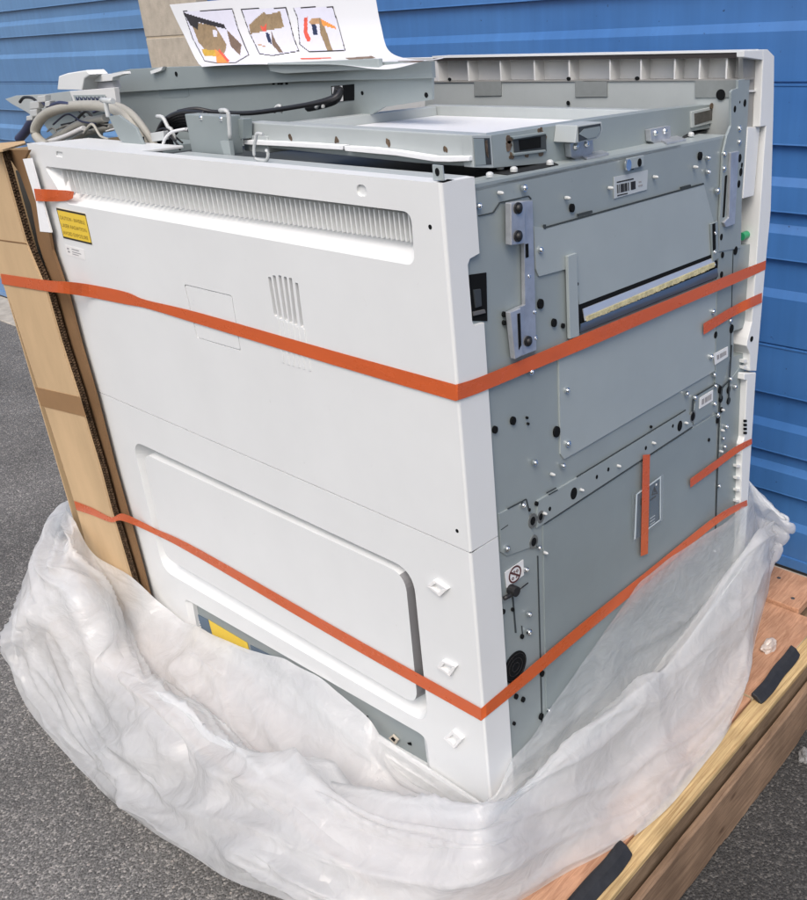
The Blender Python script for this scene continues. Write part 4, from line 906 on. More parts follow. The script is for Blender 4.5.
for i in range(9):
    u0 = 46 + _w.random() * 60; v0 = 112 + _w.random() * 26; u1 = u0 + 14 + _w.random() * 34; v1 = 118 + _w.random() * 28
    cable([(u0, v0), ((u0 * 2 + u1) / 3, min(v0, v1) - 3 - 7 * _w.random()), ((u0 + 2 * u1) / 3, (v0 + v1) / 2 - 3 * _w.random()), (u1, v1)], 0.13 + 0.07 * _w.random(), 0.0016 + 0.0016 * _w.random(), _w.choice([CABLE_B, CABLE_G, LABELW, CABLE_N]))
for i in range(6):
    u0 = 150 + _w.random() * 30; v0 = 128 + _w.random() * 20; u1 = u0 + 10 + _w.random() * 20; v1 = 136 + _w.random() * 14
    cable([(u0, v0), ((u0 + u1) / 2, min(v0, v1) - 8 * _w.random()), (u1, v1)], 0.13 + 0.05 * _w.random(), 0.002, _w.choice([CABLE_B, CABLE_B, LABELW]))
PL('connector_block', [(150, 133), (163, 131), (164, 140), (152, 142)], 0, 0.135, 0.012, STANDOFF, bevel=0.001)
PL('connector_block', [(128, 139), (139, 137), (140, 145), (130, 147)], 0, 0.12, 0.012, BLACK, bevel=0.001)
# unit on the far left
PL('unit_plate', [(5, 99), (16, 95.5), (46, 94), (70, 91), (73, 107), (52, 110), (34, 117), (25, 111), (12, 104)], 0, 0.22, 0.006, GREYT, bevel=0.0008)
PL('unit_plate', [(36, 113), (78, 106), (104, 112), (100, 142), (60, 142), (48, 130)], 0, 0.24, 0.006, GREYD, bevel=0.0008)
PL('unit_plate', [(48, 100), (69, 91), (112, 92), (118, 112), (76, 113)], 0, 0.27, 0.006, GREY, bevel=0.0008)
cs = PL('comb_strip', [(69.5, 91), (114, 87.5), (116, 103), (75, 107)], 0, 0.20, 0.012, WHITE2, bevel=0.001)
PL('comb_groove', [(73, 95), (105, 94.5), (106, 101.5), (76, 103)], 0, 0.1992, 0.001, GREYL, cs)
bm = bmesh.new()
for i in range(8):
    u = 75.5 + 3.9 * i; add_prism(bm, PXS([(u, 96.3), (u + 2.2, 98.8), (u + 3.1, 96.2), (u + 3.3, 99.5), (u + 1.8, 101), (u + .4, 98.6)], 0, 0.1984), (0.001, 0, 0))
MK('comb_tooth', bm, CABLE_N, cs)
ub = PL('white_block', [(57, 89.5), (58.5, 76), (67, 73), (86, 70), (90.5, 74.5), (84, 79), (82, 90)], 0, 0.33, 0.05, WHITE, bevel=0.003)
PL('white_ledge', [(83, 76), (112, 73.5), (123, 71.5), (124, 74), (113, 77), (112, 80.5), (84, 83)], 0, 0.36, 0.02, WHITE, bevel=0.001)
PL('white_ledge', [(84, 83), (112, 80.5), (114, 88), (83, 90)], 0, 0.37, 0.02, mat('ledge_grey', (0.45, 0.45, 0.48, 1), 0.5))
PL('white_ledge', [(150, 71), (163, 66.5), (161, 70.5), (151, 74)], 0, 0.430, 0.01, WHITE)
bm = bmesh.new()
for u, v, w, h in ((34, 105, 9, 7), (41, 99, 8, 6), (33, 113, 7, 6), (47, 104, 5, 5), (29, 118, 6, 4)): add_prism(bm, PXS([(u - w / 2, v - h / 2), (u + w / 2, v - h / 2 - 1), (u + w / 2, v + h / 2), (u - w / 2, v + h / 2 + 1)], 0, 0.135), (0.014, 0, 0))
MK('white_connector', bm, STANDOFF, bevel=0.002)
bm = bmesh.new()
for q in ([(60, 124), (75, 121), (80, 128), (64, 133)], [(72, 121), (92, 124), (90, 133), (74, 130)], [(86, 118), (104, 121), (104, 132), (88, 131)]): add_prism(bm, PXS(q, 0, 0.225), (0.012, 0, 0))
MK('cable_block', bm, CABLE_B, bevel=0.001)
PL('slanted_bracket', [(108, 116), (118, 115), (136, 128), (145, 149), (131, 149), (119, 139)], 0, 0.11, 0.006, GREY, bevel=0.001)
BX('side_box', (0.20, 1.30, 1.02), (0.44, 1.55, 1.06), GREYD)
# ================================================================== CARDBOARD
cb = empty('cardboard_sheet', (-0.03, 1.42, ZD))
tag(cb, 'folded brown cardboard box wall standing against the left end of the printer', 'cardboard')
CBO = cb
XC = -0.042
def slab(name, px, x0, depth, m, bevel=0.0): return PL(name, px, 0, x0, depth, m, CBO, bevel)
EDGE = [(-1, 150), (12.7, 199), (25, 242), (46.4, 293), (60.7, 343), (78, 396), (88, 431), (100, 470.7), (111, 512), (127, 566), (140, 610)]
front = [(-10, 150)] + EDGE + [(103, 610), (88, 551), (74.5, 502.5), (50, 424), (36.7, 384), (10, 302), (3, 284), (-14, 240)]
slab('outer_wall', front, XC, 0.005, CARD)
# corrugated cut edge between the two plies
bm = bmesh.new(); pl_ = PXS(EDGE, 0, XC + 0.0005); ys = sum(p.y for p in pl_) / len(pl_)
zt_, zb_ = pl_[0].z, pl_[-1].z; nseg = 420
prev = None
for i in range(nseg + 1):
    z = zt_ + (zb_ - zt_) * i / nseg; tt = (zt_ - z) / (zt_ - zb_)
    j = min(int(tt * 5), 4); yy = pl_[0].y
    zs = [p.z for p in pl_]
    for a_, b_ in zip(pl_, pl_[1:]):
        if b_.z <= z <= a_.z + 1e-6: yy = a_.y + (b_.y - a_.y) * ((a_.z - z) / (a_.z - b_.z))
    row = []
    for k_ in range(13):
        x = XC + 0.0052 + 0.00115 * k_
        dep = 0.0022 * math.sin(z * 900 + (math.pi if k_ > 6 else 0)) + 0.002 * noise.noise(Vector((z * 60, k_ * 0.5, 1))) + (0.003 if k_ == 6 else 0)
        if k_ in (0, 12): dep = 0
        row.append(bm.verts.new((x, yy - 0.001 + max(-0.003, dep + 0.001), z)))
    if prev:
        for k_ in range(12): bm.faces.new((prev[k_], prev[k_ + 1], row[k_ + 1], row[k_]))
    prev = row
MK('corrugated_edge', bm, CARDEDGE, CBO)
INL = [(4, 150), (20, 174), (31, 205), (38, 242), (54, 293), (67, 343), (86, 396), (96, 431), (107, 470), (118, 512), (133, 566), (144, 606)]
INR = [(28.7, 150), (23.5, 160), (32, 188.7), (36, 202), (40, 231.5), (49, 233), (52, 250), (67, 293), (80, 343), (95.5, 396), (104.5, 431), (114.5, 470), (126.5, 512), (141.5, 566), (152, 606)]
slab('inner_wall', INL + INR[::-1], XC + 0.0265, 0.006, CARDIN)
bm = bmesh.new(); add_prism(bm, PXS([(-14, 153), (-4, 145), (25, 142.5), (26, 144.5), (3, 151.5)], 2, at(0, 151, 0, XC).z + 0.001), (0, 0, 0.004)); MK('top_flap', bm, CARD, CBO)
bm = bmesh.new(); yb_ = at(6, 284, 0, XC).y; add_box(bm, (XC + 0.006, yb_ + 0.03, -0.13), (0.45, yb_ + 0.036, 1.07)); MK('side_wall', bm, CARD, CBO)
slab('brown_tape', [(35, 387), (79, 397), (86, 417), (41, 406)], XC - 0.0012, 0.001, CARDTAPE)
bm = bmesh.new(); a_ = PXS([(-8, 238.5), (26, 243), (26, 244.3), (-8, 239.8)], 0, XC - 0.0006); add_prism(bm, a_, (0.0008, 0, 0)); MK('fold_crease', bm, CARDIN, CBO)
fm = plate('foam_sheet', [(22.7, 159), (30.5, 158), (51, 232.5), (40, 231.5), (36, 202), (32, 188.7)], 0, -0.016, 0.004, FOAM, None); tag(fm, 'thin white foam sheet tucked between the cardboard and the white printer cover', 'foam sheet')
# ================================================================== TAPES
def ribbon(top, bot, plane, n=6, amp=0.0005):
    """strip whose two edges run along pixels top/bot; plane(u) -> (axis, value)"""
    T = crom([(u, v, 0) for u, v in top], n); B = crom([(u, v, 0) for u, v in bot], n)
    rows = []
    for i, (a, b) in enumerate(zip(T, B)):
        ax, val = plane(a.x); r = []
        for k in range(5):
            u, v = a.x + (b.x - a.x) * k / 4, a.y + (b.y - a.y) * k / 4
            r.append(at(u, v, ax, val - amp * (1 + noise.noise(Vector((u * .05, v * .09, ax))))))
        rows.append(r)
    return rows
def tape(rows_list, label, group='strips of orange packing tape', thick=0.0003):
    bm = bmesh.new()
    for rows in rows_list:
        prev = None
        for r in rows:
            vs = [bm.verts.new(p) for p in r]
            if prev:
                for k in range(4):
                    bm.faces.new((prev[k], prev[k + 1], vs[k + 1], vs[k]))
            prev = vs
    bmesh.ops.remove_doubles(bm, verts=bm.verts, dist=0.0004)
    o = link('packing_tape', bm, TAPE)
    s = o.modifiers.new('thickness', 'SOLIDIFY'); s.thickness = thick; s.offset = -1
    tag(o, label, 'tape', group); return o
def sm(a, b, x): t = max(0, min(1, (x - a) / (b - a))); return t * t * (3 - 2 * t)
def leftplane(u0, u1): return lambda u: (0, (XC - 0.0022) + (-0.0022 - (XC - 0.0022)) * sm(u0, u1, u))
fy = lambda val: (lambda u: (1, val))
A = ribbon([(0.5, 273.7), (45, 280), (82, 283.3), (124, 291.5), (146, 300), (200, 313), (330, 350), (455.5, 384.7)], [(2, 284), (45, 291), (82, 295.8), (124, 304), (149, 309), (200, 324.5), (330, 364), (455.5, 401)], leftplane(57, 97))
B_ = ribbon([(455.5, 384.7), (480, 377), (600, 327.3), (766, 260.5)], [(455.5, 401), (480, 392.5), (600, 342), (765.5, 269.5)], fy(-0.0135), 6)
def bplane(u): return (1, -0.0022 - 0.0098 * sm(690, 745, u) - 0.006 * sm(560, 600, u) * (1 - sm(700, 745, u)))
B_ = ribbon([(455.5, 384.7), (480, 377), (540, 352.5), (600, 327.3), (680, 295), (735, 272.5), (766, 260.5)], [(455.5, 401), (480, 392.5), (540, 367.3), (600, 342), (680, 307), (735, 283.5), (765.5, 269.5)], bplane, 6)
B_[0] = A[-1]
tape([A, B_], 'upper long orange tape strap running round cardboard, white cover and grey side')
A = ribbon([(74, 501), (92, 508), (111, 517.3), (124, 514), (156, 529), (200, 550), (340, 630), (481, 708.7)], [(76.5, 510), (93, 515.5), (111, 522.3), (123, 521), (156, 535), (200, 558.5), (340, 641), (481, 721)], leftplane(112, 150))
def bplane2(u): return (1, -0.0016 - 0.012 * sm(690, 738, u))
B_ = ribbon([(481, 708.7), (530, 667), (580, 625), (650, 569), (715, 517), (747, 500)], [(481, 721), (530, 681), (580, 638.3), (650, 580), (715, 525.5), (747.5, 505.5)], bplane2, 6)
B_[0] = A[-1]
tape([A, B_], 'lower long orange tape strap running round the machine just above the plastic film')
tape([ribbon([(34, 188.7), (50, 189.5), (66, 190.3), (74, 191.5)], [(36, 201), (50, 201.3), (66, 200.8), (73, 198)], lambda u: (0, -0.0195 + 0.0175 * sm(40, 60, u)))], 'short orange tape tab above the yellow warning label at the top left')
tape([ribbon([(703.6, 323.6), (720, 314), (733.8, 306), (748, 298.8), (762, 292.8)], [(703.8, 334.7), (720, 324.5), (733.8, 316.2), (748, 309), (762, 302.5)], lambda u: (1, -0.0022 - 0.0118 * sm(735, 752, u)))], 'short orange tape piece just under the upper long strap on the right edge')
tape([ribbon([(690.3, 479), (712, 463.3), (735, 447), (752, 438.6)], [(690.5, 487.6), (712, 472), (737, 453.3), (752, 444)], lambda u: (1, -0.0018 - 0.0122 * sm(722, 744, u)))], 'short orange tape piece on the right edge right of the paper pouch')
rows = []
for t in [i / 14 for i in range(15)]:
    a = at(643 - 2.2 * t, 455 + 101.3 * t, 1, -0.0052 + 0.002 * abs(2 * t - 1)); b = at(650 - 2 * t, 454.3 + 99.3 * t, 1, -0.0052 + 0.002 * abs(2 * t - 1)); rows.append([a + (b - a) * k / 4 for k in range(5)])
tape([rows], 'vertical orange tape piece holding the document pouch on the grey side')
# ================================================================== DOCUMENT POUCH
def film(name, alpha, col=(0.85, 0.88, 0.9, 1), rough=0.2):
    m, N, L, P = new_mat(name); P.inputs['Base Color'].default_value = col; P.inputs['Roughness'].default_value = rough; P.inputs['Alpha'].default_value = alpha
    return m
dp = empty('document_pouch', at(648, 508, 1, 0.0)); tag(dp, 'small clear pouch with dark printed card taped to the grey lower side panel', 'document pouch')
PL('printed_card', [(637, 494), (660, 477.5), (660, 519), (636.5, 538.5)], 1, -0.0008, 0.0022, mat('card_blue_grey', (0.055, 0.085, 0.115, 1), 0.4, var=0.15, vs=30), dp)
PL('clear_sleeve', [(632.8, 494.5), (663.4, 473.4), (663.4, 520), (632.8, 542.8)], 1, -0.0018, 0.0007, film('clear_sleeve', 0.10, (0.5, 0.55, 0.57, 1), 0.3), dp)
bm = bmesh.new()
for q in ([(636.2, 494.5), (637.6, 493.4), (635.8, 538.5), (634.3, 539.8)], [(637, 493.6), (660, 477), (660, 478.4), (637, 495)], [(660, 477), (661, 476.3), (661, 519.5), (660, 520.2)], [(648, 528.5), (661, 518.8), (661, 519.8), (648, 529.6)]):
    add_prism(bm, PXS(q, 1, -0.0024), (0, 0.0005, 0))
MK('sleeve_seam', bm, mat('seam_white', (0.55, 0.62, 0.64, 1), 0.3), dp)
bm = bmesh.new()
tri = [(651.5, 495.5), (654.5, 486), (658, 493.5)]; c = (sum(p[0] for p in tri) / 3, sum(p[1] for p in tri) / 3); inn = [lerp2(c, p, 0.58) for p in tri]
A, B = PXS(tri, 1, -0.0011), PXS(inn, 1, -0.0011)
for i in range(3):
    j = (i + 1) % 3; add_prism(bm, [A[i], A[j], B[j], B[i]], (0, 0.0003, 0))
for q in ([(650, 499.5), (656, 495.3), (656, 497), (650, 501.3)], [(640.5, 499), (643.5, 496.5), (641.5, 505), (640, 505.5)], [(640.5, 503), (644, 500), (643.5, 503), (640.5, 505.5)], [(654, 488.5), (655, 488), (656, 492), (654.5, 492.5)]): add_prism(bm, PXS(q, 1, -0.0011), (0, 0.0003, 0))
MK('printed_symbol', bm, INK, dp)
bm = bmesh.new()
for v in (514, 517, 520): add_prism(bm, PXS([(650, v + 4.5), (655, v + 1), (655, v + 1.8), (650, v + 5.3)], 1, -0.0011), (0, 0.0003, 0))
MK('printed_line', bm, LABELS, dp)
bm = bmesh.new(); add_prism(bm, disc_pts(at(656.5, 484.6, 1, -0.0026), 1, 0.0026, 12), (0, 0.0006, 0)); MK('punch_hole', bm, LABELW, dp)
# ================================================================== INSTRUCTION SHEET
sh = empty('instruction_sheet', (0.5, 0.95, 1.235)); tag(sh, 'curled white instruction sheet with three unpacking pictures lying on top of the printer', 'instruction sheet')
LR = [((202, 67.5), (447, 57.5), .415), ((201, 66), (440, 60), .435), ((199, 64.5), (431, 61), .47), ((197.5, 62), (405, 59), .51), ((193, 54), (388, 50), .54), ((184, 35), (381, 26), .56), ((176, 19), (377, 6), .568), ((169.5, 4.5), (374, -14), .573)]
Lp = crom([at(*r[0], 0, r[2]) for r in LR], 16); Rp = crom([at(*r[1], 0, r[2]) for r in LR], 16)
NS, NT = 380, len(Lp) - 1
PICW = [lin(*c) for c in ((222, 222, 236), (150, 128, 96), (46, 40, 42), (240, 150, 70), (205, 165, 60), (225, 92, 70), (40, 48, 80), (190, 150, 110), (120, 100, 84))]
PM = [PAPER] + [mat('print_ink', tuple(min(.85, x * 0.9) for x in c[:3]) + (1,), 0.55, var=0.03 if c[2] > 0.6 else 0.2, vs=70) for c in PICW]
q3 = lambda l: [(160 + x / 3.3625, y / 3.3625) for x, y in l]
SHP = [(1, q3([(78, 38), (245, 30), (262, 90), (290, 160), (301, 185), (255, 212), (190, 213), (150, 206), (110, 130)])), (1, q3([(272, 30), (425, 25), (440, 80), (452, 130), (470, 172), (380, 188), (335, 182), (300, 110)])), (1, q3([(447, 25), (582, 22), (600, 80), (625, 172), (500, 174), (470, 150), (462, 60)])),
       (2, q3([(105, 75), (185, 85), (225, 150), (218, 192), (165, 182), (130, 142)])), (9, q3([(225, 100), (275, 150), (270, 187), (235, 152)])), (3, q3([(78, 42), (150, 64), (215, 82), (224, 98), (180, 88), (130, 75), (128, 100), (104, 86)])), (5, q3([(140, 165), (190, 170), (190, 190), (150, 188)])), (4, q3([(185, 165), (205, 180), (235, 212), (192, 212)])), (6, q3([(200, 165), (235, 205), (228, 210), (196, 172)])), (1, q3([(178, 100), (193, 103), (193, 125), (180, 122)])), (1, q3([(205, 95), (226, 105), (240, 160), (215, 185), (228, 150)])),
       (2, q3([(300, 85), (320, 65), (350, 40), (360, 50), (405, 38), (418, 92), (305, 115)])), (6, q3([(338, 85), (348, 92), (360, 78), (358, 105), (344, 104)])), (7, q3([(355, 110), (368, 113), (378, 150), (364, 140)])), (9, q3([(375, 105), (390, 140), (415, 176), (402, 178), (378, 150)])), (8, q3([(330, 150), (355, 152), (355, 156), (330, 155)])),
       (6, q3([(485, 60), (497, 57), (497, 108), (509, 135), (496, 143), (484, 110)])), (8, q3([(500, 75), (512, 62), (540, 62), (538, 82), (512, 84)])), (2, q3([(535, 58), (548, 70), (582, 170), (562, 168), (540, 112)])), (4, q3([(541, 64), (592, 90), (592, 98), (548, 86)])), (7, q3([(510, 82), (526, 84), (531, 116), (516, 116)])),
       (6, [(300, 58.2), (330, 57.2), (332, 58.4), (302, 59.6)]), (9, [(345, 58), (372, 56), (376, 58), (350, 60)]), (9, [(398, 61), (424, 60.5), (425, 62), (400, 63)])]
def inside(p, poly):
    c = False; n = len(poly)
    for i in range(n):
        (x1, y1), (x2, y2) = poly[i], poly[i - 1]
        if (y1 > p[1]) != (y2 > p[1]) and p[0] < (x2 - x1) * (p[1] - y1) / (y2 - y1) + x1: c = not c
    return c
def edge_d(p, poly):
    d = 1e9
    for i in range(len(poly)):
        a, b = Vector(poly[i - 1]), Vector(poly[i]); ab = b - a; t = max(0, min(1, (Vector(p) - a).dot(ab) / ab.length_squared)); d = min(d, (a + ab * t - Vector(p)).length)
    return d
bm = bmesh.new(); grid = []
for t in range(NT + 1):
    row = []
    for s in range(NS + 1):
        k = s / NS; p = Lp[t] + (Rp[t] - Lp[t]) * k; p = p + Vector((0, 0, 0.003 * math.sin(k * 7 + 0.5) * (1 - t / NT) - 0.016 * math.exp(-((k - .80) / .13) ** 2) * max(0, 1 - t / 30)))
        row.append(bm.verts.new(p))
    grid.append(row)
BMP = [bmesh.new() for _ in range(4)]
for t in range(NT):
    for s in range(NS):
        vs = (grid[t][s], grid[t][s + 1], grid[t + 1][s + 1], grid[t + 1][s]); f = bm.faces.new(vs); f.smooth = True
        c = pix(f.calc_center_median()); mi = 0
        for k_, poly in SHP:
            if inside(c, poly): mi = k_
        for k_, poly in SHP[:3]:
            if mi == 1 and inside(c, poly) and edge_d(c, poly) < 0.75: mi = 3
        if mi:
            bmp = BMP[3 if c[1] > 55.5 and t < 40 else 0 if c[0] < 239.5 + (c[1] - 10) * .25 else 1 if c[0] < 291 + (c[1] - 10) * .2 else 2]
            nf_ = bmp.faces.new([bmp.verts.new(v.co + Vector((-0.0008, -0.0002, 0.0004))) for v in vs]); nf_.material_index = mi; nf_.smooth = True
part(link('paper', bm, PAPER), sh); 
for bmp in BMP:
    bmesh.ops.remove_doubles(bmp, verts=bmp.verts, dist=0.00002); part(link('printed_picture', bmp, PM), sh)
# ================================================================== PLASTIC FILM BAG
X = lambda u, v, x: at(u, v, 0, x)
Y = lambda u, v, y: at(u, v, 1, y)
Z = lambda u, v, z: at(u, v, 2, z)
V = Vector
HZ = ZD + 0.003
ROWS = [
 # inner edge, trough, crest, bulge, hem
 (V((0.30, 1.66, 0.12)), V((0.30, 1.70, -0.02)), V((0.30, 1.76, 0.06)), V((0.30, 1.82, -0.1)), V((0.30, 1.84, -0.33))),
 (V((0.0, 1.64, 0.10)), V((0.0, 1.68, 0.0)), V((0.0, 1.73, 0.05)), V((0.0, 1.80, -0.1)), V((0.0, 1.82, -0.33))),
 (X(76, 523, -.062), X(66, 545, -.13), X(48, 572, -.18), X(22, 606, -.26), X(6, 640, -.30)),
 (X(95, 555, -.058), X(90, 588, -.12), X(74, 600, -.20), X(36, 650, -.28), X(12, 672, -.33)),
 (X(130, 575, -.052), X(116, 625, -.09), X(97, 632, -.19), X(62, 690, -.29), X(33, 715, -.345)),
 (X(165, 608, -.014), X(146, 668, -.13), X(112, 664, -.20), X(88, 730, -.30), X(62, 750, -.355)),
 (X(205, 631, -.012), X(186, 699, -.155), X(152, 688, -.21), X(125, 757, -.31), X(102, 790, -.36)),
 (X(250, 650, -.012), X(226, 731, -.155), X(200, 724, -.21), X(168, 797, -.31), X(141, 822, -.36)),
 (X(290, 661, -.012), X(271, 758, -.15), X(250, 752, -.205), X(216, 822, -.31), X(187, 852, -.36)),
 (X(330, 687, -.012), X(316, 781, -.14), X(301, 778, -.195), X(268, 845, -.305), X(238, 882, -.355)),
 (X(367, 716, -.012), X(354, 802, -.125), X(346, 800, -.18), X(312, 866, -.29), X(290, 902, -.34)),
 (X(400, 768, -.012), X(394, 816, -.10), X(388, 812, -.155), X(365, 875, -.25), X(350, 930, -.30)),
 (X(446, 794, -.012), X(437, 817, -.07), X(432, 814, -.12), X(425, 878, -.20), X(425, 945, -.23)),
 (X(489, 799, -.008), X(484, 814, -.035), X(484, 811, -.08), X(492, 865, -.13), Z(505, 912, HZ)),
 (Y(512, 762, -.012), Y(520, 788, -.03), Y(528, 783, -.065), Y(545, 835, -.11), Z(565, 876, HZ)),
 (Y(530, 738, -.014), Y(548, 766, -.035), Y(557, 760, -.07), Y(580, 815, -.12), Z(602, 857, HZ)),
 (Y(555, 702, -.016), Y(585, 735, -.04), Y(596, 726, -.075), Y(622, 794, -.135), Z(635, 836, HZ)),
 (Y(590, 653, -.018), Y(622, 700, -.04), Y(636, 692, -.08), Y(656, 758, -.14), Z(670, 806, HZ)),
 (Y(625, 603, -.020), Y(655, 665, -.04), Y(673, 662, -.08), Y(690, 728, -.145), Z(701, 768, HZ)),
 (Y(655, 569, -.020), Y(690, 622, -.04), Y(707, 616, -.075), Y(719, 690, -.14), Z(725, 735, HZ)),
 (Y(700, 538, -.020), Y(722, 578, -.035), Y(737, 570, -.065), Y(742, 643, -.12), Z(744, 692, HZ)),
 (Y(736, 513, -.020), Y(747, 545, -.028), Y(759, 538, -.05), Y(760, 578, -.08), Z(755, 642, HZ)),
 (Y(750, 484, 0.02), Y(759, 520, 0.01), Y(776, 520, -.01), Y(773, 550, -.03), Z(765, 597, HZ)),
 (V((1.03, 0.10, 0.24)), V((1.045, 0.09, 0.15)), X(783, 516, 1.10), X(778, 540, 1.12), V((1.13, 0.03, HZ + .012))),
 (V((1.03, 0.22, 0.26)), V((1.04, 0.22, 0.16)), V((1.10, 0.20, 0.26)), V((1.13, 0.20, 0.06)), V((1.14, 0.20, HZ + .012))),
 (V((1.03, 0.6, 0.22)), V((1.04, 0.6, 0.10)), V((1.08, 0.6, 0.22)), V((1.12, 0.6, 0.05)), V((1.13, 0.6, HZ + .012))),
 (V((1.03, 1.2, 0.22)), V((1.04, 1.2, 0.10)), V((1.08, 1.2, 0.22)), V((1.12, 1.2, 0.05)), V((1.13, 1.2, HZ + .012))),
 (V((0.95, 1.62, 0.20)), V((0.98, 1.65, 0.08)), V((1.02, 1.68, 0.16)), V((1.06, 1.72, 0.0)), V((1.06, 1.74, -.28))),
 (V((0.60, 1.66, 0.15)), V((0.60, 1.70, 0.0)), V((0.60, 1.76, 0.10)), V((0.60, 1.82, -.08)), V((0.60, 1.84, -0.32))),
]
if DEBUG_BAG:
    for r in ROWS: print([tuple(round(c, 3) for c in p) for p in r])
nR = len(ROWS); SUB = 40; NTB = 24
def cr1(p0, p1, p2, p3, t): return 0.5 * ((2 * p1) + (p2 - p0) * t + (2 * p0 - 5 * p1 + 4 * p2 - p3) * t * t + (3 * p1 - p0 - 3 * p2 + p3) * t ** 3)
ringpts = []
for i in range(nR):
    for s in range(SUB):
        t = s / SUB
        ringpts.append([cr1(ROWS[(i - 1) % nR][k], ROWS[i][k], ROWS[(i + 1) % nR][k], ROWS[(i + 2) % nR][k], t) for k in range(5)])
prof = [crom(r, NTB) for r in ringpts]
NA, NB = len(prof), len(prof[0])
arc = [0.0]
for i in range(1, NA): arc.append(arc[-1] + (ringpts[i][2] - ringpts[i - 1][2]).length)
def nrm(i, j):
    a = prof[(i + 1) % NA][j] - prof[i - 1][j]; b = prof[i][min(j + 1, NB - 1)] - prof[i][max(j - 1, 0)]
    n = b.cross(a); return n.normalized() if n.length > 1e-9 else V((0, 0, 1))
def ridge(x): return 1 - abs(x) * 2
RND = [random.Random(11).uniform(-1, 1) for _ in range(4096)]
_r = random.Random(5); RND = [_r.uniform(-1, 1) for _ in range(4096)]
def hsh(i, j, k): return RND[(i * 73 + j * 179 + k * 997 + (i * j) * 31) & 4095]
def facet(a, b, k):
    """piecewise flat noise: flat triangular facets that meet in sharp creases, as crumpled film has"""
    i, j = math.floor(a), math.floor(b); x, y = a - i, b - j
    p, q = hsh(i + 1, j, k), hsh(i, j + 1, k)
    if x + y < 1: o = hsh(i, j, k); return o + (p - o) * x + (q - o) * y
    o = hsh(i + 1, j + 1, k); return o + (q - o) * (1 - x) + (p - o) * (1 - y)
def crease(p): return max(0, ridge(noise.noise(p))) ** 3
bm = bmesh.new(); THIN = []
def sheet(K, inset, w0, w1):
  grid = []
  for i in range(NA):
      row = []; s = arc[i]
      for j in range(NB):
          w = j / (NB - 1); p = prof[i][j]; n = nrm(i, j)
          env = min(1, w * 5) * (1 if w < 0.9 else max(0.25, (1 - w) * 10))
          # long folds that sweep along the bag, diagonal tension creases, small crumples
          sw = s * 1.0 + w * 0.28
          left = 1 - sm(11.5, 14.5, i / SUB)
          A_ = 0.55 + 0.55 * left
          wx, wy = 0.5 * noise.noise(V((s * 2.2, w * 2.0, 20))), 0.5 * noise.noise(V((s * 2.2, w * 2.0, 30)))     # warps the facets
          d = 0.010 * noise.noise(V((s * 2.6, w * 2.2, 0.3)))
          d += 0.020 * facet(sw * 3.2 + wx, w * 3.4 + s * 1.1 + wy, 1 + K)
          d += 0.0125 * facet(s * 8.0 - w * 3.0 + wx * 2, w * 6.0 + s * 1.5 + wy * 2, 2 + K)
          d += 0.0075 * facet(s * 19 + w * 5 + wx * 4, w * 13 - s * 4 + wy * 4, 3 + K) * max(0, 0.6 + 1.6 * noise.noise(V((s * 2.5, w * 2.5, 50))))
          d += 0.024 * (crease(V((s * 1.1 + wx, w * 7.5 - s * 1.9 + wy, 4.0 + K))) - 0.2)
          d *= A_
          q = p + n * (d + inset) * env
          if w < 0.3:
              q.z += 0.012 * noise.noise(V((s * 9, 0, 12))) * (1 - w / 0.3)
              # keep clear of the machine's faces
              if 0.0 < q.y < 1.30 and q.x > -0.006 and q.x < 0.5: q.x = -0.006 + (0.003 if K else 0)
              if -0.02 < q.x < 0.95 and q.y > -0.006 and q.y < 0.3: q.y = -0.006 + (0.003 if K else 0)
          if q.x > -0.205 and q.y > -0.195 and q.y < 1.51 and q.x < 1.25: q.z = max(q.z, ZD + (0.006 if K else 0.002) + 0.010 * w + 0.004 * abs(noise.noise(V((s * 6, w * 6, 70 + K)))))
          if q.x > 1.07 and -0.14 < q.y < 0.95: q.z = max(q.z, ZD + (0.0155 if K else 0.014))
          q.z = max(q.z, ZG + (0.005 if K else 0.003))
          row.append(bm.verts.new(q)); inner = 1 - sm(0.30, 0.5, w); hem = sm(0.84, 0.97, w)
          THIN.append(left * (0.39 + 0.05 * inner * sm(0.1, 0.2, w) + 0.2 * hem) + (1 - left) * (0.46 + 0.20 * inner + 0.04 * hem))
      grid.append(row)
  for i in range(NA):
      for j in range(NB - 1):
          f = bm.faces.new((grid[i][j], grid[i][j + 1], grid[(i + 1) % NA][j + 1], grid[(i + 1) % NA][j])); f.smooth = True
sheet(0, 0.0, 0.0, 1.0)
sheet(40, -0.013, 0.0, 1.0)
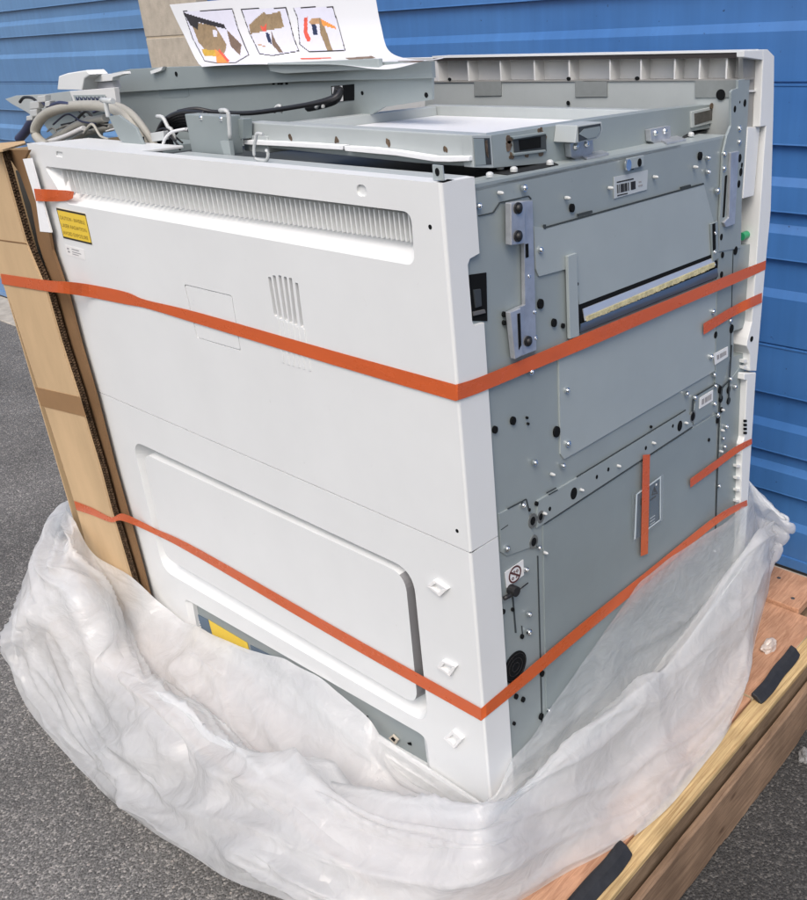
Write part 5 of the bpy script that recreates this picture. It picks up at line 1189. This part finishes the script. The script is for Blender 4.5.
# floor of the bag lying on the deck under the machine
fl = [bm.verts.new((x, y, ZD + 0.0012)) for x, y in ((-0.195, -0.06), (-0.10, -0.10), (0.15, -0.11), (0.60, -0.09), (0.85, -0.03), (0.97, 0.06), (0.97, 1.48), (-0.195, 1.48))]
bm.faces.new(fl); THIN += [0.22] * len(fl)
def film_bag():
    m = bpy.data.materials.new('translucent_film'); m.use_nodes = True; N = m.node_tree.nodes; L = m.node_tree.links; N.clear()
    out = N.new('ShaderNodeOutputMaterial'); P = N.new('ShaderNodeBsdfPrincipled'); T = N.new('ShaderNodeBsdfTranslucent'); TR = N.new('ShaderNodeBsdfTransparent')
    P.inputs['Base Color'].default_value = (0.96, 0.965, 0.97, 1); P.inputs['Roughness'].default_value = 0.10; P.inputs['Specular IOR Level'].default_value = 1.0
    T.inputs['Color'].default_value = (0.96, 0.965, 0.97, 1); TR.inputs['Color'].default_value = (0.96, 0.97, 0.97, 1)
    tc = N.new('ShaderNodeTexCoord'); mp = N.new('ShaderNodeMapping'); mp.inputs['Scale'].default_value = (1, 1, 1.6); L.new(tc.outputs['Object'], mp.inputs['Vector'])
    n1 = N.new('ShaderNodeTexNoise'); n1.inputs['Scale'].default_value = 11; n1.inputs['Detail'].default_value = 6; n1.inputs['Distortion'].default_value = 1.4; L.new(mp.outputs['Vector'], n1.inputs['Vector'])
    dm = N.new('ShaderNodeVectorMath'); dm.operation = 'MULTIPLY_ADD'; L.new(n1.outputs['Color'], dm.inputs[0]); dm.inputs[1].default_value = (0.10, 0.10, 0.10); L.new(mp.outputs['Vector'], dm.inputs[2])
    hs = []
    for sc in (15, 37):
        v = N.new('ShaderNodeTexVoronoi'); v.inputs['Scale'].default_value = sc; L.new(dm.outputs[0], v.inputs['Vector']); hs.append(v)
    ad = N.new('ShaderNodeMath'); ad.operation = 'MULTIPLY_ADD'; L.new(hs[1].outputs['Distance'], ad.inputs[0]); ad.inputs[1].default_value = 0.33; L.new(hs[0].outputs['Distance'], ad.inputs[2])
    b = N.new('ShaderNodeBump'); b.inputs['Strength'].default_value = 0.30; b.inputs['Distance'].default_value = 0.018; L.new(ad.outputs[0], b.inputs['Height'])
    L.new(b.outputs['Normal'], P.inputs['Normal']); L.new(b.outputs['Normal'], T.inputs['Normal'])
    m1 = N.new('ShaderNodeMixShader'); m1.inputs[0].default_value = 0.55; L.new(P.outputs[0], m1.inputs[1]); L.new(T.outputs[0], m1.inputs[2])
    at_ = N.new('ShaderNodeAttribute'); at_.attribute_name = 'single_layer'
    fa = N.new('ShaderNodeMath'); fa.operation = 'ADD'; L.new(at_.outputs['Fac'], fa.inputs[0])
    fb = N.new('ShaderNodeMapRange'); fb.inputs['From Min'].default_value = 0.3; fb.inputs['From Max'].default_value = 0.7; fb.inputs['To Min'].default_value = 0.05; fb.inputs['To Max'].default_value = -0.05; L.new(n1.outputs['Fac'], fb.inputs['Value']); L.new(fb.outputs[0], fa.inputs[1])
    m2 = N.new('ShaderNodeMixShader'); L.new(fa.outputs[0], m2.inputs[0]); L.new(m1.outputs[0], m2.inputs[1]); L.new(TR.outputs[0], m2.inputs[2])
    L.new(m2.outputs[0], out.inputs['Surface']); return m
o = link('plastic_bag', bm, film_bag()); at0 = o.data.attributes.new('single_layer', 'FLOAT', 'POINT'); at0.data.foreach_set('value', THIN); tag(o, 'crumpled translucent white plastic bag pulled down round the foot of the printer', 'plastic bag')
# ================================================================== LIGHT
W = bpy.data.worlds.new('World'); S.world = W; W.use_nodes = True
nt = W.node_tree; bg = nt.nodes['Background']; sky = nt.nodes.new('ShaderNodeTexSky'); sky.sky_type = 'NISHITA'; sky.sun_disc = False
SUN = Vector((-0.50, -0.34, 0.80)).normalized()
el = math.asin(SUN.z); rot = math.atan2(SUN.x, SUN.y)
sky.sun_elevation = el; sky.sun_rotation = rot; sky.air_density = 1.0; sky.dust_density = 4.0; sky.ozone_density = 0.5
nt.links.new(sky.outputs[0], bg.inputs['Color']); bg.inputs['Strength'].default_value = 0.15
sd = bpy.data.lights.new('sun', 'SUN'); sd.energy = 1.2; sd.angle = math.radians(38); sd.color = (1.0, 0.975, 0.94)
so_ = bpy.data.objects.new('sun', sd); COL.objects.link(so_); so_.rotation_euler = (-SUN).to_track_quat('-Z', 'Y').to_euler()
vs = S.view_settings; vs.view_transform = 'Standard'; vs.look = 'None'; vs.gamma = 1; vs.use_curve_mapping = False; vs.exposure = 0.35
S.render.engine = 'CYCLES'; S.cycles.use_denoising = True; S.cycles.max_bounces = 8; S.cycles.transparent_max_bounces = 16
